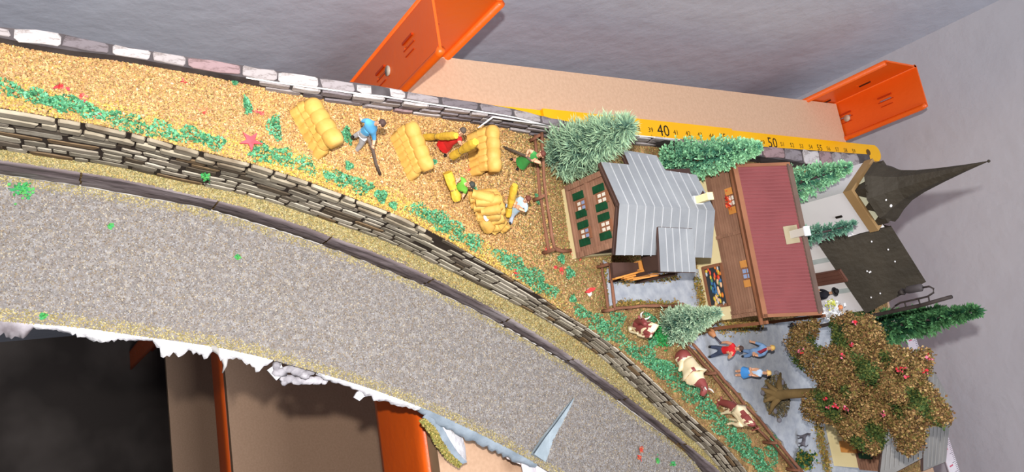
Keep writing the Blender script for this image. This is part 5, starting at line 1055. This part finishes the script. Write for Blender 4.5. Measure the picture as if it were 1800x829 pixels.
# ------------------------------------------------------------ leafy tree
tb = P(1350, 697, 4.05); f = Fig((1350, 697), 4.05)
T = Thing('leafy_tree', 'large autumn coloured model tree with gold and green leaves on the square', 'model tree', tb)
bark = mat('tree_bark', (116, 94, 58), (140, 116, 76), scale=60, rough=.9, bump=.5, bscale=150)
mb = MB(); mb.tube([f.at(1348, 696), f.at(1362, 695), f.at(1385, 692), f.at(1425, 690), f.at(1480, 688), f.at(1560, 690)], [.34, .26, .22, .2, .18, .06], 10, jit=.12); T.part('trunk', mb, bark)
for i, (x, y, o_) in enumerate(((1345, 668, .3), (1338, 682, .9), (1342, 706, 1.0), (1352, 728, .4), (1372, 655, -.4))):
    mb = MB(); e = P(x, y, 4.12); s_ = f.at(1372, 694); mb.tube([s_, (s_ + e) / 2 + V3(0, 0, -.1), e], [.2, .13, .05], 8, jit=.15); T.part('root', mb, bark)
limbs = [((1440, 690), (1500, 620), (1510, 575)), ((1460, 689), (1560, 640), (1620, 640)), ((1440, 690), (1500, 740), (1540, 770)), ((1480, 688), (1580, 740), (1600, 780)), ((1500, 689), (1600, 700), (1655, 725))]
for L in limbs: mb = MB(); mb.tube([f.at(*L[0]), f.at(*L[1], random.uniform(-.6, .6)), f.at(*L[2], random.uniform(-.6, .6))], [.1, .07, .03], 6); T.part('limb', mb, bark)
OUT = [(1380, 600), (1392, 576), (1425, 557), (1441, 563), (1436, 588), (1428, 604), (1448, 612), (1463, 605), (1460, 560), (1490, 548), (1530, 556), (1552, 580), (1556, 605), (1600, 617), (1635, 615), (1637, 650), (1625, 665), (1655, 700), (1673, 730), (1660, 748), (1628, 745), (1622, 785), (1597, 800), (1580, 790), (1570, 765), (1556, 752), (1550, 790), (1530, 796), (1500, 782), (1480, 768), (1465, 746), (1440, 740), (1414, 735), (1408, 715), (1414, 693), (1440, 682), (1430, 665), (1400, 640), (1385, 615)]
N_ = 90000; xs = rng.uniform(1376, 1676, N_); ys_ = rng.uniform(545, 803, N_); ins = inpoly(xs, ys_, OUT); xs, ys_ = xs[ins], ys_[ins]
op = np.array(OUT, float); dmin = np.full(len(xs), 1e9)
for i in range(len(op)):
    a, b = op[i], op[(i + 1) % len(op)]; ab = b - a; t = np.clip(((xs - a[0]) * ab[0] + (ys_ - a[1]) * ab[1]) / (ab @ ab), 0, 1); dmin = np.minimum(dmin, np.hypot(xs - a[0] - ab[0] * t, ys_ - a[1] - ab[1] * t))
lump = np.sin(xs / 13.) * np.cos(ys_ / 11.) + np.sin(xs / 7. + ys_ / 9.) * .6
thick = np.sqrt(np.clip(dmin, 0, 60) / 60.) * 2.0 + .12
offn = np.where(rng.random(len(xs)) < .72, thick * (.75 + .28 * lump), -thick * .8) * 1.0
pts = np.array([f.at(x, y, o_) for x, y, o_ in zip(xs, ys_, offn)]) + rng.normal(size=(len(xs), 3)) * .07
gpatch = (np.sin(xs / 23. + 1) * np.sin(ys_ / 19. + 2) + .5 * np.sin(xs / 9. - ys_ / 12.)) > .48
cc = pal([(142, 112, 70), (164, 130, 84), (116, 84, 54), (102, 94, 50), (188, 158, 108), (78, 58, 40), (126, 114, 60)], len(pts), [5, 4, 4, 3, 2, 2, 2], .2); cg = pal([(66, 88, 44), (46, 70, 36), (90, 104, 54), (110, 112, 56)], len(pts)); cc[gpatch] = cg[gpatch]
T.part('leaves', flakes('leaves', pts, .10, cc, org=T.org, flat=1, aspect=.75), FLAKE, label='gold, brown and green crumbly leaves', stuff=True)
core = MB()
for i in range(46):
    while True:
        x, y = rng.uniform(1385, 1665), rng.uniform(555, 795); 
        if inpoly(np.array([x]), np.array([y]), OUT)[0] and min(segdist(np.array([x, y]), op[k], op[(k + 1) % len(op)]) for k in range(len(op))) > 19: break
    core.ball(f.at(x, y, random.uniform(-.7, .5)), (.38, .38, .36), seg=9, rings=7, jit=.3)
T.part('green_foam_core', core, mat('dark_green_foam', (44, 62, 34), (30, 46, 26), scale=120, rough=.95), stuff=True)
q = []
for a, b in [(1502, 565), (1494, 605), (1481, 624), (1407, 617), (1577, 650), (1588, 648), (1591, 662), (1631, 628), (1626, 652), (1450, 701), (1467, 713), (1455, 716), (1487, 718), (1554, 729)]:
    q.append(np.array(f.at(a, b, 2.3)) + rng.normal(size=(9, 3)) * .05)
T.part('blossoms', flakes('blossoms', np.concatenate(q), .10, [(206, 60, 80), (220, 110, 140), (190, 40, 50)], org=T.org, flat=1, aspect=.9), FLAKE, label='tiny red and pink blossoms', stuff=True)
# stones and scrub around the roots
stn = mat('round_pebble', (134, 132, 146), (108, 104, 104), scale=80, rough=.8, rnd=.15)
PEB = ['largest round', 'broad flat', 'upper of two touching', 'pale topmost left', 'dark upper right', 'small upper middle', 'pale middle left', 'lower left', 'small topmost', 'lowest dark']
for i, (x, y, r) in enumerate([(1355, 700, .19), (1361, 722, .17), (1355, 713, .14), (1345, 683, .15), (1372, 671, .2), (1363, 668, .14), (1341, 690, .13), (1370, 738, .12), (1365, 655, .12), (1380, 728, .12)]):
    mb = MB(); c = P(x, y, 4.15); mb.ball(c, (r, r * 1.15, r * .7), seg=9, rings=7, jit=.15); single('pebble', mb, stn, PEB[i] + ' grey pebble among the roots of the leafy tree', 'stone', c, 'pebbles round the tree foot')
n = 2200; a = rng.random(n) * 6.2832; r = np.sqrt(rng.random(n)); c = P(1364, 696, 4.15); q = c + np.c_[np.cos(a) * r * 1.0, np.sin(a) * r * .88, np.zeros(n)] 
q = q[(rng.random(n) < .9)]; o = put('root_scrub', flakes('root_scrub', q, .12, [(112, 96, 66), (92, 82, 66), (130, 116, 80), (84, 84, 70)], org=tb, lift=.1)); o.parent = T.o; o['kind'] = 'stuff'
def scrub(x0, y0, x1, y1, w_, n):
    a, b = P(x0, y0, 4.12), P(x1, y1, 4.12); t = rng.random((n, 1)); return a + (b - a) * t + rng.normal(size=(n, 3)) * [w_, w_, .03]
q = np.concatenate([scrub(1224, 490, 1238, 560, .14, 700), scrub(1262, 577, 1336, 572, .14, 800), scrub(1437, 745, 1455, 829, .16, 900), scrub(1085, 494, 1190, 486, .1, 500), scrub(1085, 533, 1190, 534, .08, 450), scrub(1062, 470, 1066, 540, .05, 150)])
LB.part('brown_scrub', flakes('brown_scrub', q, .12, [(150, 120, 62), (128, 100, 50), (116, 120, 60), (170, 140, 80)], org=LB.org, lift=.08), FLAKE, stuff=True)
